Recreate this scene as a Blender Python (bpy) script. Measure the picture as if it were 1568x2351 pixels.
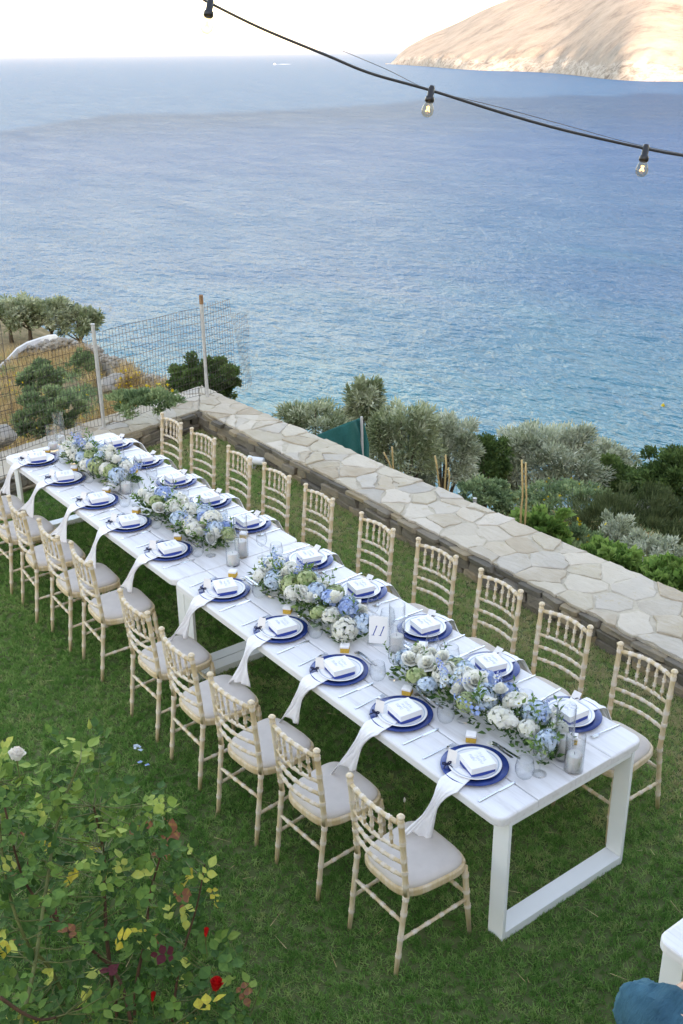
import bpy, bmesh, math, random
import numpy as np
from mathutils import Vector, Matrix, noise
R = math.radians
random.seed(7); rng = np.random.default_rng(7)
scene = bpy.context.scene
COL = scene.collection
for o in list(bpy.data.objects): bpy.data.objects.remove(o)

# ---------------------------------------------------------------- camera
CAM = Vector((-2.628, 2.832, 3.943)); PITCH, YAW, ROLL, FPX = 0.4112, -0.6430, -0.0128, 2437.2
def cam_axes():
    cy, sy, cp, sp = math.cos(YAW), math.sin(YAW), math.cos(PITCH), math.sin(PITCH)
    f = Vector((cy*cp, sy*cp, -sp)); r = Vector((sy, -cy, 0)); u = r.cross(f)
    c, s = math.cos(ROLL), math.sin(ROLL)
    return f, c*r + s*u, -s*r + c*u
AF, AR, AU = cam_axes()
cd = bpy.data.cameras.new('camera'); co = bpy.data.objects.new('camera', cd); COL.objects.link(co)
co.matrix_world = Matrix(((AR.x, AU.x, -AF.x, CAM.x), (AR.y, AU.y, -AF.y, CAM.y), (AR.z, AU.z, -AF.z, CAM.z), (0, 0, 0, 1)))
cd.sensor_fit = 'VERTICAL'; cd.sensor_height = 36; cd.sensor_width = 24; cd.lens = FPX/2351*36
cd.clip_start = 0.05; cd.clip_end = 150000
scene.camera = co
# survey helpers: a sighting (px, py of the 1568 x 2351 photo) to a point at ground distance r, or at height z
def sight(x, y):
    return (AF*FPX + AR*(x-784) + AU*(1175.5-y)).normalized()
def at_r(x, y, r):
    d = sight(x, y); return CAM + d*(r/math.hypot(d.x, d.y))
def at_z(x, y, z):
    d = sight(x, y); return CAM + d*((z-CAM.z)/d.z)
def polar(az, r):
    a = R(az); return CAM.x + r*math.cos(a), CAM.y + r*math.sin(a)

# ---------------------------------------------------------------- sky, sun, exposure
SUN_AZ, SUN_EL = 152.0, 11.0
w = bpy.data.worlds.new('World'); scene.world = w; w.use_nodes = True
nt = w.node_tree; nt.nodes.clear()
sk = nt.nodes.new('ShaderNodeTexSky'); sk.sky_type = 'NISHITA'; sk.sun_disc = False
sk.sun_elevation = R(SUN_EL); sk.sun_rotation = R(90-SUN_AZ); sk.air_density = 1.0; sk.dust_density = 0.7; sk.ozone_density = 1.0
bg = nt.nodes.new('ShaderNodeBackground'); bg.inputs['Strength'].default_value = 0.15
wo = nt.nodes.new('ShaderNodeOutputWorld')
nt.links.new(sk.outputs[0], bg.inputs[0]); nt.links.new(bg.outputs[0], wo.inputs[0])
sl = bpy.data.lights.new('sun', 'SUN'); sl.energy = 3.3; sl.angle = R(0.5); sl.color = (1.0, 0.89, 0.76)
so = bpy.data.objects.new('sun', sl); COL.objects.link(so)
sd = Vector((math.cos(R(SUN_AZ))*math.cos(R(SUN_EL)), math.sin(R(SUN_AZ))*math.cos(R(SUN_EL)), math.sin(R(SUN_EL))))
so.rotation_euler = sd.to_track_quat('Z', 'Y').to_euler(); so.location = (-20, 0, 60)
vs = scene.view_settings; scene.display_settings.display_device = 'sRGB'
vs.view_transform = 'Standard'; vs.look = 'None'; vs.gamma = 1; vs.exposure = 2.8; vs.use_curve_mapping = False
vs.use_white_balance = True; vs.white_balance_temperature = 8450; vs.white_balance_tint = 23   # camera set for open shade
cy = scene.cycles
cy.max_bounces = 7; cy.diffuse_bounces = 3; cy.glossy_bounces = 3; cy.transmission_bounces = 4; cy.transparent_max_bounces = 24; cy.volume_bounces = 0
cy.caustics_reflective = False; cy.caustics_refractive = False
cy.use_denoising = True
try:
    cy.denoiser = 'OPENIMAGEDENOISE'; cy.denoising_prefilter = 'ACCURATE'
except Exception: pass
cy.use_adaptive_sampling = False

# ---------------------------------------------------------------- materials
def mat(name, rough=0.6, spec=0.5):
    m = bpy.data.materials.new(name); m.use_nodes = True
    n = m.node_tree; b = n.nodes['Principled BSDF']
    b.inputs['Roughness'].default_value = rough
    b.inputs['Specular IOR Level'].default_value = spec
    return m, n, b
def N(n, t, **kw):
    x = n.nodes.new('ShaderNode'+t)
    for k, v in kw.items():
        if k in x.inputs: x.inputs[k].default_value = v
        else: setattr(x, k, v)
    return x
def ramp(n, stops, fac):
    r = n.nodes.new('ShaderNodeValToRGB'); e = r.color_ramp.elements
    while len(e) < len(stops): e.new(0.5)
    for k, (p, c) in enumerate(stops):
        e[k].position = p; e[k].color = (*c, 1)
    n.links.new(fac, r.inputs[0]); return r.outputs[0]
def texco(n, scale=(1,1,1), kind='Object'):
    t = n.nodes.new('ShaderNodeTexCoord'); mp = n.nodes.new('ShaderNodeMapping'); mp.inputs['Scale'].default_value = scale
    n.links.new(t.outputs[kind], mp.inputs[0]); return mp.outputs[0]
def worldco(n, scale=(1,1,1)):
    t = n.nodes.new('ShaderNodeNewGeometry'); mp = n.nodes.new('ShaderNodeMapping'); mp.inputs['Scale'].default_value = scale
    n.links.new(t.outputs['Position'], mp.inputs[0]); return mp.outputs[0]
def noise_fac(n, vec, scale, detail=4, rough=0.55, dist=0.0):
    x = n.nodes.new('ShaderNodeTexNoise'); x.inputs['Scale'].default_value = scale; x.inputs['Detail'].default_value = detail
    x.inputs['Roughness'].default_value = rough; x.inputs['Distortion'].default_value = dist
    n.links.new(vec, x.inputs['Vector']); return x.outputs['Fac']
def mixc(n, fac, a, b, mode='MIX'):
    x = n.nodes.new('ShaderNodeMix'); x.data_type = 'RGBA'; x.blend_type = mode
    for s, v in ((x.inputs[0], fac), (x.inputs[6], a), (x.inputs[7], b)):
        if isinstance(v, (int, float)): s.default_value = v
        elif isinstance(v, tuple): s.default_value = (*v, 1)
        else: n.links.new(v, s)
    return x.outputs[2]
def math_(n, op, a, b=0.0):
    x = n.nodes.new('ShaderNodeMath'); x.operation = op
    for s, v in zip(x.inputs, (a, b)):
        if isinstance(v, (int, float)): s.default_value = v
        else: n.links.new(v, s)
    return x.outputs[0]
def bump(n, b, h, strength=0.3, dist=0.01):
    x = n.nodes.new('ShaderNodeBump'); x.inputs['Strength'].default_value = strength; x.inputs['Distance'].default_value = dist
    n.links.new(h, x.inputs['Height']); n.links.new(x.outputs[0], b.inputs['Normal'])
def rand_out(n):
    return n.nodes.new('ShaderNodeObjectInfo').outputs['Random']
def attr(n, name):
    a = n.nodes.new('ShaderNodeAttribute'); a.attribute_name = name; return a.outputs['Fac']
def flat(name, c, rough=0.6, spec=0.5, var=0.0, nscale=20, metal=0.0, bmp=0.0):
    m, n, b = mat(name, rough, spec); b.inputs['Metallic'].default_value = metal
    if var > 0 or bmp > 0:
        f = noise_fac(n, texco(n), nscale)
        lo = tuple(x*(1-var) for x in c); hi = tuple(min(1, x*(1+var)) for x in c)
        n.links.new(ramp(n, [(0.3, lo), (0.7, hi)], f), b.inputs['Base Color'])
        if bmp: bump(n, b, f, bmp, 0.003)
    else: b.inputs['Base Color'].default_value = (*c, 1)
    return m
def leafmat(name, stops, rough=0.6, trans=0.25, spec=0.16):
    """leaf colours picked by the per-leaf value 'v' (0..1) and a little noise; light passes through"""
    m, n, b = mat(name, rough, spec)
    f = attr(n, 'v'); c = ramp(n, stops, f)
    n.links.new(c, b.inputs['Base Color'])
    tr = n.nodes.new('ShaderNodeBsdfTranslucent'); n.links.new(c, tr.inputs[0])
    mx = n.nodes.new('ShaderNodeMixShader'); mx.inputs[0].default_value = trans
    n.links.new(b.outputs[0], mx.inputs[1]); n.links.new(tr.outputs[0], mx.inputs[2])
    n.links.new(mx.outputs[0], n.nodes['Material Output'].inputs[0]); return m

# limewashed bamboo-look wood: honey wood under a white wash that settles at the nodes
m, n, b = mat('limewashed_wood', 0.55, 0.35)
g = noise_fac(n, texco(n, (40, 40, 6)), 1.0, 5, 0.6); g2 = noise_fac(n, texco(n, (9, 9, 9)), 1.0, 3)
f = math_(n, 'ADD', math_(n, 'MULTIPLY', g, 0.7), math_(n, 'MULTIPLY', g2, 0.5))
c = ramp(n, [(0.40, (0.49, 0.345, 0.17)), (0.57, (0.57, 0.445, 0.28)), (0.75, (0.65, 0.56, 0.44))], f)
c = mixc(n, attr(n, 'node'), c, (0.65, 0.565, 0.475)); n.links.new(c, b.inputs['Base Color']); bump(n, b, g, 0.15, 0.002)
M_CHAIR = m
m, n, b = mat('white_washed_planks', 0.5, 0.4)
v = texco(n, (1.2, 16, 16)); g = noise_fac(n, v, 1.5, 6, 0.65, 0.6); g2 = noise_fac(n, texco(n, (3, 3, 3)), 1.0, 3)
c = ramp(n, [(0.30, (0.56, 0.54, 0.525)), (0.46, (0.675, 0.665, 0.665)), (0.7, (0.735, 0.73, 0.735))], g)
c = mixc(n, math_(n, 'MULTIPLY', math_(n, 'GREATER_THAN', g2, 0.66), 0.25), c, (0.66, 0.63, 0.59)); n.links.new(c, b.inputs['Base Color']); bump(n, b, g, 0.12, 0.002)
M_PLANK = m
M_PAINT = flat('white_painted_steel', (0.74, 0.76, 0.76), 0.35, 0.5, 0.03, 4)
M_CUSH = flat('beige_seat_fabric', (0.53, 0.485, 0.445), 0.9, 0.2, 0.05, 14, 0, 0.15)
M_PIPING = flat('pale_piping', (0.62, 0.60, 0.56), 0.9, 0.2)
m, n, b = mat('cobalt_glazed_charger', 0.2, 0.4); g = noise_fac(n, texco(n, (7, 7, 7)), 2.0, 4)
n.links.new(ramp(n, [(0.3, (0.008, 0.022, 0.115)), (0.7, (0.018, 0.058, 0.24))], g), b.inputs['Base Color']); M_CHARGER = m
M_PLATE = flat('white_stoneware', (0.76, 0.75, 0.73), 0.22, 0.5, 0.02, 8)
M_RIMLINE = flat('grey_blue_rim_glaze', (0.42, 0.48, 0.55), 0.22, 0.5, 0.08, 20)
M_LID = flat('white_card', (0.80, 0.80, 0.81), 0.6, 0.3, 0.015, 30)
M_BLUECARD = flat('blue_card', (0.018, 0.055, 0.30), 0.5, 0.35, 0.05, 30)
M_SCRIPT = flat('pale_blue_ink', (0.60, 0.65, 0.78), 0.7, 0.2)
M_PAPER = flat('cream_tag_paper', (0.78, 0.74, 0.70), 0.8, 0.2, 0.03, 25)
M_NAVY = flat('navy_ribbon', (0.008, 0.012, 0.05), 0.6, 0.3)
M_STEEL = flat('polished_steel', (0.62, 0.64, 0.67), 0.16, 0.5, 0.0, 1, 1.0)
m, n, b = mat('white_napkin_linen', 0.9, 0.15); g = noise_fac(n, texco(n, (60, 60, 60)), 1.0, 2)
n.links.new(ramp(n, [(0.3, (0.77, 0.765, 0.785)), (0.7, (0.82, 0.815, 0.83))], g), b.inputs['Base Color']); M_LINEN = m
M_ICING = flat('white_icing', (0.82, 0.80, 0.79), 0.7, 0.3, 0.03, 40, 0, 0.2)
M_SPONGE = flat('golden_sponge', (0.62, 0.38, 0.07), 0.9, 0.1, 0.25, 160, 0, 0.6)
M_WAX = flat('white_wax', (0.78, 0.76, 0.72), 0.5, 0.4); M_WAX.node_tree.nodes['Principled BSDF'].inputs['Subsurface Weight'].default_value = 0.2
M_WICK = flat('dark_wick', (0.03, 0.025, 0.02), 0.9)
def glassmat(name, tint, ior=1.45, k=1.0, edge=(0.78, 0.80, 0.82)):
    m = bpy.data.materials.new(name); m.use_nodes = True; n = m.node_tree; n.nodes.remove(n.nodes['Principled BSDF'])
    t = N(n, 'BsdfTransparent'); t.inputs[0].default_value = (*tint, 1); gl = N(n, 'BsdfGlossy'); gl.inputs['Roughness'].default_value = 0.02
    lw = N(n, 'LayerWeight'); lw.inputs[0].default_value = 0.5
    n.links.new(mixc(n, math_(n, 'POWER', lw.outputs['Facing'], 3.0), tint, edge), t.inputs[0])   # longer glass path at the rim of the shape
    mx = N(n, 'MixShader')
    n.links.new(math_(n, 'ADD', math_(n, 'MULTIPLY', math_(n, 'POWER', lw.outputs['Facing'], 4.5), 0.8*k), 0.045), mx.inputs[0]); n.links.new(t.outputs[0], mx.inputs[1]); n.links.new(gl.outputs[0], mx.inputs[2])
    n.links.new(mx.outputs[0], n.nodes['Material Output'].inputs[0]); return m
M_GLASS = glassmat('clear_glass', (0.985, 0.99, 0.992), 1.45, 0.9)
M_BULB = glassmat('bulb_glass', (0.84, 0.80, 0.71), 1.45, 0.9, (0.30, 0.28, 0.25))
M_ACRYL = glassmat('clear_acrylic', (0.97, 0.97, 0.97), 1.4, 0.9)
M_BLACK = flat('black_rubber', (0.012, 0.013, 0.015), 0.4, 0.5)
m = bpy.data.materials.new('glowing_filament'); m.use_nodes = True; n = m.node_tree; n.nodes.remove(n.nodes['Principled BSDF'])
e = N(n, 'Emission'); e.inputs[0].default_value = (1.0, 0.60, 0.22, 1); e.inputs[1].default_value = 1.0
n.links.new(e.outputs[0], n.nodes['Material Output'].inputs[0]); M_FIL = m
M_GALV = flat('galvanised_steel', (0.50, 0.50, 0.48), 0.6, 0.4, 0.10, 30, 0.1)
M_WIRE = flat('weathered_wire', (0.085, 0.075, 0.065), 0.8, 0.2, 0.25, 8)
M_RUST = flat('rusty_steel', (0.30, 0.17, 0.09), 0.9, 0.2, 0.3, 60)
M_CANE = flat('bamboo_cane', (0.50, 0.36, 0.16), 0.6, 0.3, 0.15, 30)
M_CANVAS = flat('dark_teal_canvas', (0.014, 0.125, 0.112), 0.85, 0.2, 0.10, 40, 0, 0.2)
M_SHIRT = None
m, n, b = mat('teal_crinkle_gauze', 0.9, 0.15); g = noise_fac(n, texco(n, (70, 12, 14)), 1.0, 4, 0.6, 1.5); g2 = noise_fac(n, texco(n, (7, 7, 7)), 1.0, 3)
n.links.new(ramp(n, [(0.3, (0.018, 0.070, 0.105)), (0.7, (0.042, 0.140, 0.190))], g2), b.inputs['Base Color']); bump(n, b, g, 0.8, 0.012); M_SHIRT = m
M_SKIN = flat('skin', (0.55, 0.33, 0.23), 0.5, 0.4, 0.05, 20); M_SKIN.node_tree.nodes['Principled BSDF'].inputs['Subsurface Weight'].default_value = 0.1
M_HAIR = flat('dark_brown_hair', (0.035, 0.02, 0.012), 0.5, 0.4, 0.2, 60)
M_CLOTH2 = flat('cream_trousers', (0.55, 0.50, 0.42), 0.9, 0.2, 0.05, 30)

# stone
def stonemat(name, stops, scale, rough=0.85, bmp=0.5, lichen=None, rw=0.26):
    m, n, b = mat(name, rough, 0.3)
    wc = worldco(n); big = noise_fac(n, wc, scale*0.5, 6, 0.65, 0.8)
    rnd = rand_out(n)
    vein = noise_fac(n, worldco(n, (scale*1.2, scale*4.0, scale*5)), 1.0, 6, 0.7, 2.0)
    f = math_(n, 'ADD', math_(n, 'MULTIPLY', big, 0.55), math_(n, 'ADD', math_(n, 'MULTIPLY', rnd, rw), math_(n, 'MULTIPLY', vein, 0.55)))
    c = ramp(n, stops, math_(n, 'MULTIPLY', f, 0.75))
    if lichen:
        r2 = math_(n, 'FRACT', math_(n, 'MULTIPLY', rnd, 7.31)); hue = ramp(n, [(0.0, (0.40, 0.375, 0.335)), (0.25, (0.53, 0.45, 0.34)), (0.5, (0.34, 0.26, 0.17)), (0.75, (0.44, 0.385, 0.28)), (1.0, (0.59, 0.52, 0.43))], r2)
        pm = noise_fac(n, wc, scale*0.9, 3, 0.6, 1.0); c = mixc(n, math_(n, 'MULTIPLY', pm, 1.15), c, hue)
        l = noise_fac(n, wc, scale*2.5, 5, 0.7); c = mixc(n, math_(n, 'MULTIPLY', math_(n, 'GREATER_THAN', l, 0.62), 0.5), c, lichen)
    n.links.new(c, b.inputs['Base Color']); fine = noise_fac(n, wc, scale*9, 5, 0.7)
    bump(n, b, math_(n, 'ADD', fine, vein), bmp, 0.012); return m
M_COPING = stonemat('pale_flagstone', [(0.28, (0.22, 0.18, 0.13)), (0.38, (0.39, 0.325, 0.24)), (0.50, (0.50, 0.44, 0.355)), (0.68, (0.62, 0.57, 0.495))], 3.0, 0.85, 0.5, (0.44, 0.36, 0.24))
M_WALLST = stonemat('dark_schist', [(0.22, (0.075, 0.068, 0.056)), (0.45, (0.155, 0.138, 0.11)), (0.65, (0.24, 0.205, 0.155)), (0.85, (0.38, 0.30, 0.19))], 6.0, 0.9, 0.9, None, 0.55)
M_MORTAR = flat('sandy_mortar', (0.46, 0.405, 0.315), 0.95, 0.2, 0.16, 14, 0, 0.5)
M_CORE = flat('dark_wall_core', (0.05, 0.045, 0.04), 0.95, 0.2, 0.2, 20)
M_ROCK = stonemat('grey_field_rock', [(0.2, (0.15, 0.135, 0.115)), (0.5, (0.30, 0.275, 0.235)), (0.8, (0.42, 0.39, 0.34))], 4.0, 0.9, 0.7)
M_WHITEWASH = flat('old_whitewash', (0.66, 0.65, 0.63), 0.9, 0.2, 0.12, 3, 0, 0.3)

# vegetation
def gstops(*cs): 
    k = len(cs)-1; return [(i/k, c) for i, c in enumerate(cs)]
M_OLIVE = leafmat('olive_leaves', gstops((0.13, 0.18, 0.075), (0.33, 0.385, 0.22), (0.60, 0.64, 0.47)), 0.65, 0.15)
M_SILVER = leafmat('silver_leaves', gstops((0.18, 0.225, 0.13), (0.43, 0.48, 0.34), (0.70, 0.74, 0.60)), 0.65, 0.12)
M_DARKG = leafmat('dark_green_leaves', gstops((0.036, 0.075, 0.022), (0.075, 0.140, 0.040), (0.15, 0.235, 0.070)), 0.65, 0.15)
M_FEATHER = leafmat('feathery_green', gstops((0.045, 0.070, 0.024), (0.09, 0.125, 0.048), (0.16, 0.20, 0.09)), 0.65, 0.1)
M_VINE = leafmat('vine_leaves', gstops((0.065, 0.15, 0.032), (0.14, 0.27, 0.060), (0.28, 0.42, 0.115)), 0.65, 0.3)
M_BLUEG = leafmat('blue_green_scrub', gstops((0.095, 0.165, 0.075), (0.20, 0.30, 0.145), (0.34, 0.43, 0.21)), 0.65, 0.15)
M_DRY = leafmat('dry_grass_blades', gstops((0.26, 0.17, 0.075), (0.47, 0.33, 0.15), (0.64, 0.50, 0.29)), 0.65, 0.2, 0.2)
M_YELLOW = flat('yellow_wild_flowers', (0.62, 0.47, 0.03), 0.7, 0.2)
M_BARK = flat('grey_bark', (0.12, 0.095, 0.07), 0.9, 0.2, 0.3, 18, 0, 0.6)
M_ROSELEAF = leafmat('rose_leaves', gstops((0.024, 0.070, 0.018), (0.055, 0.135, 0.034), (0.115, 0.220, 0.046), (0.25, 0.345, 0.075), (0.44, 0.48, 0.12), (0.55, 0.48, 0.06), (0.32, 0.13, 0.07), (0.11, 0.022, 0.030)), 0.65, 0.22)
M_STEMG = flat('green_cane', (0.10, 0.115, 0.035), 0.6, 0.3, 0.3, 25)
M_STEMB = flat('brown_cane', (0.085, 0.045, 0.026), 0.8, 0.2, 0.4, 30, 0, 0.4)
def petal(name, stops, trans=0.13): return leafmat(name, stops, 0.6, trans, 0.25)
M_PB = petal('pale_blue_petals', gstops((0.40, 0.53, 0.68), (0.54, 0.66, 0.76), (0.68, 0.75, 0.78)))
M_MB = petal('sky_blue_petals', gstops((0.18, 0.29, 0.58), (0.32, 0.44, 0.70), (0.50, 0.60, 0.76)))
M_DB = petal('delphinium_blue_petals', gstops((0.16, 0.22, 0.52), (0.28, 0.38, 0.66), (0.46, 0.54, 0.74)))
M_WH = petal('ivory_petals', gstops((0.80, 0.79, 0.66), (0.84, 0.835, 0.76), (0.86, 0.86, 0.83)), 0.35)
M_GH = petal('green_hydrangea_petals', gstops((0.22, 0.30, 0.12), (0.36, 0.43, 0.20), (0.50, 0.55, 0.32)))
M_FLEAF = leafmat('florist_leaves', gstops((0.022, 0.065, 0.022), (0.055, 0.130, 0.040), (0.125, 0.225, 0.065), (0.24, 0.34, 0.11)), 0.65, 0.2)
M_CENTRE = flat('yellow_green_centre', (0.30, 0.30, 0.04), 0.8)
M_RED = petal('crimson_petals', gstops((0.25, 0.002, 0.004), (0.50, 0.006, 0.008), (0.62, 0.015, 0.012)), 0.2)
M_PINKW = petal('blush_white_petals', gstops((0.72, 0.55, 0.52), (0.80, 0.75, 0.69), (0.84, 0.82, 0.78)), 0.35)

# ---------------------------------------------------------------- mesh helpers
class MB:
    def __init__(s): s.v = []; s.f = []; s.m = []; s.val = []; s.nodev = []
    def add(s, vs, fs, mi=0, val=0.5, nodev=None):
        o = len(s.v); s.v.extend(tuple(p) for p in vs)
        s.f.extend(tuple(i+o for i in f) for f in fs); s.m.extend([mi]*len(fs)); s.val.extend([val]*len(fs))
        s.nodev.extend(nodev if nodev is not None else [0.0]*len(vs)); return s
    def box(s, c, d, mi=0, rz=0.0, bev=0.0):
        x, y, z = d[0]/2, d[1]/2, d[2]/2; b_ = min(bev, x, y, z)
        bm = bmesh.new(); bmesh.ops.create_cube(bm, size=1)
        for q in bm.verts: q.co = Vector((q.co.x*2*x, q.co.y*2*y, q.co.z*2*z))
        if b_ > 0: bmesh.ops.bevel(bm, geom=bm.edges[:], offset=b_, segments=2, profile=0.6, affect='EDGES')
        M = Matrix.Translation(c) @ Matrix.Rotation(rz, 4, 'Z'); bm.verts.index_update()
        s.add([M @ q.co for q in bm.verts], [[q.index for q in f.verts] for f in bm.faces], mi); bm.free(); return s
    def tube(s, pts, rad, n=8, mi=0, caps=True, nodev=None, val=0.5):
        pts = [Vector(p) for p in pts]; k = len(pts)
        if not hasattr(rad, '__len__'): rad = [rad]*k
        vs = []; nv = []; prev = None
        for i in range(k):
            t = (pts[min(i+1, k-1)]-pts[max(i-1, 0)]); t = t.normalized() if t.length > 1e-9 else Vector((0, 0, 1))
            if prev is None:
                a = t.orthogonal().normalized()
            else:
                a = prev - t*prev.dot(t); a = a.normalized() if a.length > 1e-6 else t.orthogonal().normalized()
            prev = a; b_ = t.cross(a)
            for j in range(n):
                th = 2*math.pi*j/n; vs.append(pts[i]+(a*math.cos(th)+b_*math.sin(th))*rad[i]); nv.append(nodev[i] if nodev else 0.0)
        fs = [(i*n+j, i*n+(j+1) % n, (i+1)*n+(j+1) % n, (i+1)*n+j) for i in range(k-1) for j in range(n)]
        if caps: fs += [tuple(range(n-1, -1, -1)), tuple((k-1)*n+j for j in range(n))]
        return s.add(vs, fs, mi, val, nv)
    def lathe(s, prof, n=24, c=(0, 0, 0), mi=0, mis=None):
        vs = [(c[0]+r*math.cos(2*math.pi*j/n), c[1]+r*math.sin(2*math.pi*j/n), c[2]+z) for r, z in prof for j in range(n)]
        for i in range(len(prof)-1):
            pass
        o = len(s.v); s.v.extend(vs); s.nodev.extend([0.0]*len(vs))
        for i in range(len(prof)-1):
            for j in range(n):
                s.f.append((o+i*n+j, o+i*n+(j+1) % n, o+(i+1)*n+(j+1) % n, o+(i+1)*n+j)); s.m.append(mis[i] if mis else mi); s.val.append(0.5)
        return s
    def build(s, name, mats, parent=None, smooth=False, link=True):
        me = bpy.data.meshes.new(name); me.from_pydata(s.v, [], s.f)
        for q in (mats if isinstance(mats, (list, tuple)) else [mats]): me.materials.append(q)
        me.polygons.foreach_set('material_index', s.m)
        if smooth: me.polygons.foreach_set('use_smooth', [True]*len(s.f))
        a = me.attributes.new('v', 'FLOAT', 'FACE'); a.data.foreach_set('value', s.val)
        if any(s.nodev):
            a = me.attributes.new('node', 'FLOAT', 'POINT'); a.data.foreach_set('value', s.nodev)
        me.update()
        if not link: return me
        return ob(name, me, parent)
def ob(name, me, parent=None, loc=None, rz=None):
    o = bpy.data.objects.new(name, me); COL.objects.link(o)
    if parent is not None: o.parent = parent
    if loc is not None: o.location = loc
    if rz is not None: o.rotation_euler = (0, 0, rz)
    return o
def tag(o, label, cat, group=None, kind=None):
    if label: o['label'] = label
    if cat: o['category'] = cat
    if group: o['group'] = group
    if kind or cat: o['kind'] = kind or 'thing'
    return o
def thing(name, label, cat, loc=(0, 0, 0), rz=0.0, group=None):
    o = ob(name, None, None, loc, rz); o.empty_display_size = 0.1; return tag(o, label, cat, group)
def dup(root, loc, rz, label, group=None):
    r = root.copy(); COL.objects.link(r); r.location = loc; r.rotation_euler = (0, 0, rz); r['label'] = label
    if group: r['group'] = group
    for ch in list(root.children):
        c = ch.copy(); COL.objects.link(c); c.parent = r
        for g in list(ch.children):
            d = g.copy(); COL.objects.link(d); d.parent = c
    return r
def soup(name, V, mats, val, parent=None, smooth=False, link=True):
    """V: (N,k,3) array of N separate k-gons"""
    V = np.asarray(V, dtype=np.float32); nf, k = V.shape[0], V.shape[1]
    me = bpy.data.meshes.new(name); me.vertices.add(nf*k); me.vertices.foreach_set('co', V.reshape(-1))
    me.loops.add(nf*k); me.loops.foreach_set('vertex_index', np.arange(nf*k, dtype=np.int32))
    me.polygons.add(nf); me.polygons.foreach_set('loop_start', np.arange(0, nf*k, k, dtype=np.int32))
    a = me.attributes.new('v', 'FLOAT', 'FACE'); a.data.foreach_set('value', np.asarray(val, dtype=np.float32))
    for q in (mats if isinstance(mats, (list, tuple)) else [mats]): me.materials.append(q)
    me.update(); me.validate()
    return ob(name, me, parent) if link else me
def leaf_quads(P, D, U, L, W, fold=0.25):
    """leaves: base P, direction D, up-ish U, length L, width W -> rhomb quads (N,4,3)"""
    D = D/np.linalg.norm(D, axis=1, keepdims=True); S = np.cross(D, U); S /= (np.linalg.norm(S, axis=1, keepdims=True)+1e-9)
    Nn = np.cross(S, D); L = np.asarray(L).reshape(-1, 1); W = np.asarray(W).reshape(-1, 1)
    a = P; b_ = P+D*L*0.45+S*W*0.5+Nn*W*fold; c = P+D*L; d = P+D*L*0.45-S*W*0.5+Nn*W*fold
    return np.stack([a, b_, c, d], axis=1)
def unit(n):
    x = rng.normal(size=(n, 3)); return x/np.linalg.norm(x, axis=1, keepdims=True)
ORD = ['first', 'second', 'third', 'fourth', 'fifth', 'sixth', 'seventh', 'eighth', 'ninth', 'tenth']
# ================================================================ SETTING
SEA_Z = -45.0
# sea
m, n, b = mat('sea_water', 0.12, 0.5); b.inputs['IOR'].default_value = 1.33
wc = worldco(n)
h1 = noise_fac(n, worldco(n, (0.55, 1.25, 1)), 1.0, 3, 0.6, 0.4)
h2 = noise_fac(n, worldco(n, (0.16, 0.30, 1)), 1.0, 3, 0.55, 0.3)
h3 = noise_fac(n, worldco(n, (0.030, 0.055, 1)), 1.0, 3, 0.5)
h = math_(n, 'ADD', math_(n, 'ADD', math_(n, 'MULTIPLY', h1, 0.75), math_(n, 'MULTIPLY', h2, 2.0)), math_(n, 'MULTIPLY', h3, 3.6))
bump(n, b, h, 1.0, 2.1)
# water colour: turquoise over the pale shallows by the shore, blue farther out, darkened past the hill's shadow edge to offset the sunlight, with drifting patches
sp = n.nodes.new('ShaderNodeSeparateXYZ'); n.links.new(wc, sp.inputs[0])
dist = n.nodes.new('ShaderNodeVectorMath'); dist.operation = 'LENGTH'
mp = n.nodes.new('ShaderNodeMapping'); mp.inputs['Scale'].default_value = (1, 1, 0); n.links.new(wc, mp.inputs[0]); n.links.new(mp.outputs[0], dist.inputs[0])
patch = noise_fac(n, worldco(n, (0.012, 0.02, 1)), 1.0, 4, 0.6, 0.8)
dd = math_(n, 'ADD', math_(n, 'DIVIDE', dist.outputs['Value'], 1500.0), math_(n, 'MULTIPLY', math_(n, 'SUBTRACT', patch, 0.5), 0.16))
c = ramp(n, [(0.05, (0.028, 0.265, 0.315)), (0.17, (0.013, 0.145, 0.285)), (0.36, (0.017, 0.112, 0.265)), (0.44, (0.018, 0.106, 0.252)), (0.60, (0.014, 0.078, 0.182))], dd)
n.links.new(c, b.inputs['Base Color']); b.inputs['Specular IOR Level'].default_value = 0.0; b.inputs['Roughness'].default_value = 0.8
bn = [q for q in n.nodes if q.type == 'BUMP'][0]
gl = N(n, 'BsdfGlossy'); gl.inputs['Roughness'].default_value = 0.22; n.links.new(bn.outputs[0], gl.inputs['Normal'])
fr = N(n, 'Fresnel'); fr.inputs[0].default_value = 1.33; n.links.new(bn.outputs[0], fr.inputs['Normal'])
# a wind-roughened sea never mirrors fully at grazing angles: wave masking caps its reflectance
fc = math_(n, 'MULTIPLY', math_(n, 'MINIMUM', math_(n, 'MULTIPLY', fr.outputs[0], 0.175), 0.15), math_(n, 'ADD', math_(n, 'MULTIPLY', noise_fac(n, worldco(n, (0.018, 0.05, 1)), 1.0, 5, 0.65, 0.6), 0.9), 0.55))
mx = N(n, 'MixShader'); n.links.new(fc, mx.inputs[0]); n.links.new(b.outputs[0], mx.inputs[1]); n.links.new(gl.outputs[0], mx.inputs[2]); n.links.new(mx.outputs[0], n.nodes['Material Output'].inputs[0])
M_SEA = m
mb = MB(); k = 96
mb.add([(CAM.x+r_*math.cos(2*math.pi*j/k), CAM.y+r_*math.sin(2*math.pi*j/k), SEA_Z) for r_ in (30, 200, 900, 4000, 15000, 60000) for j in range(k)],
       [(i*k+j, i*k+(j+1) % k, (i+1)*k+(j+1) % k, (i+1)*k+j) for i in range(5) for j in range(k)] + [tuple(range(k-1, -1, -1))])
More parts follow.
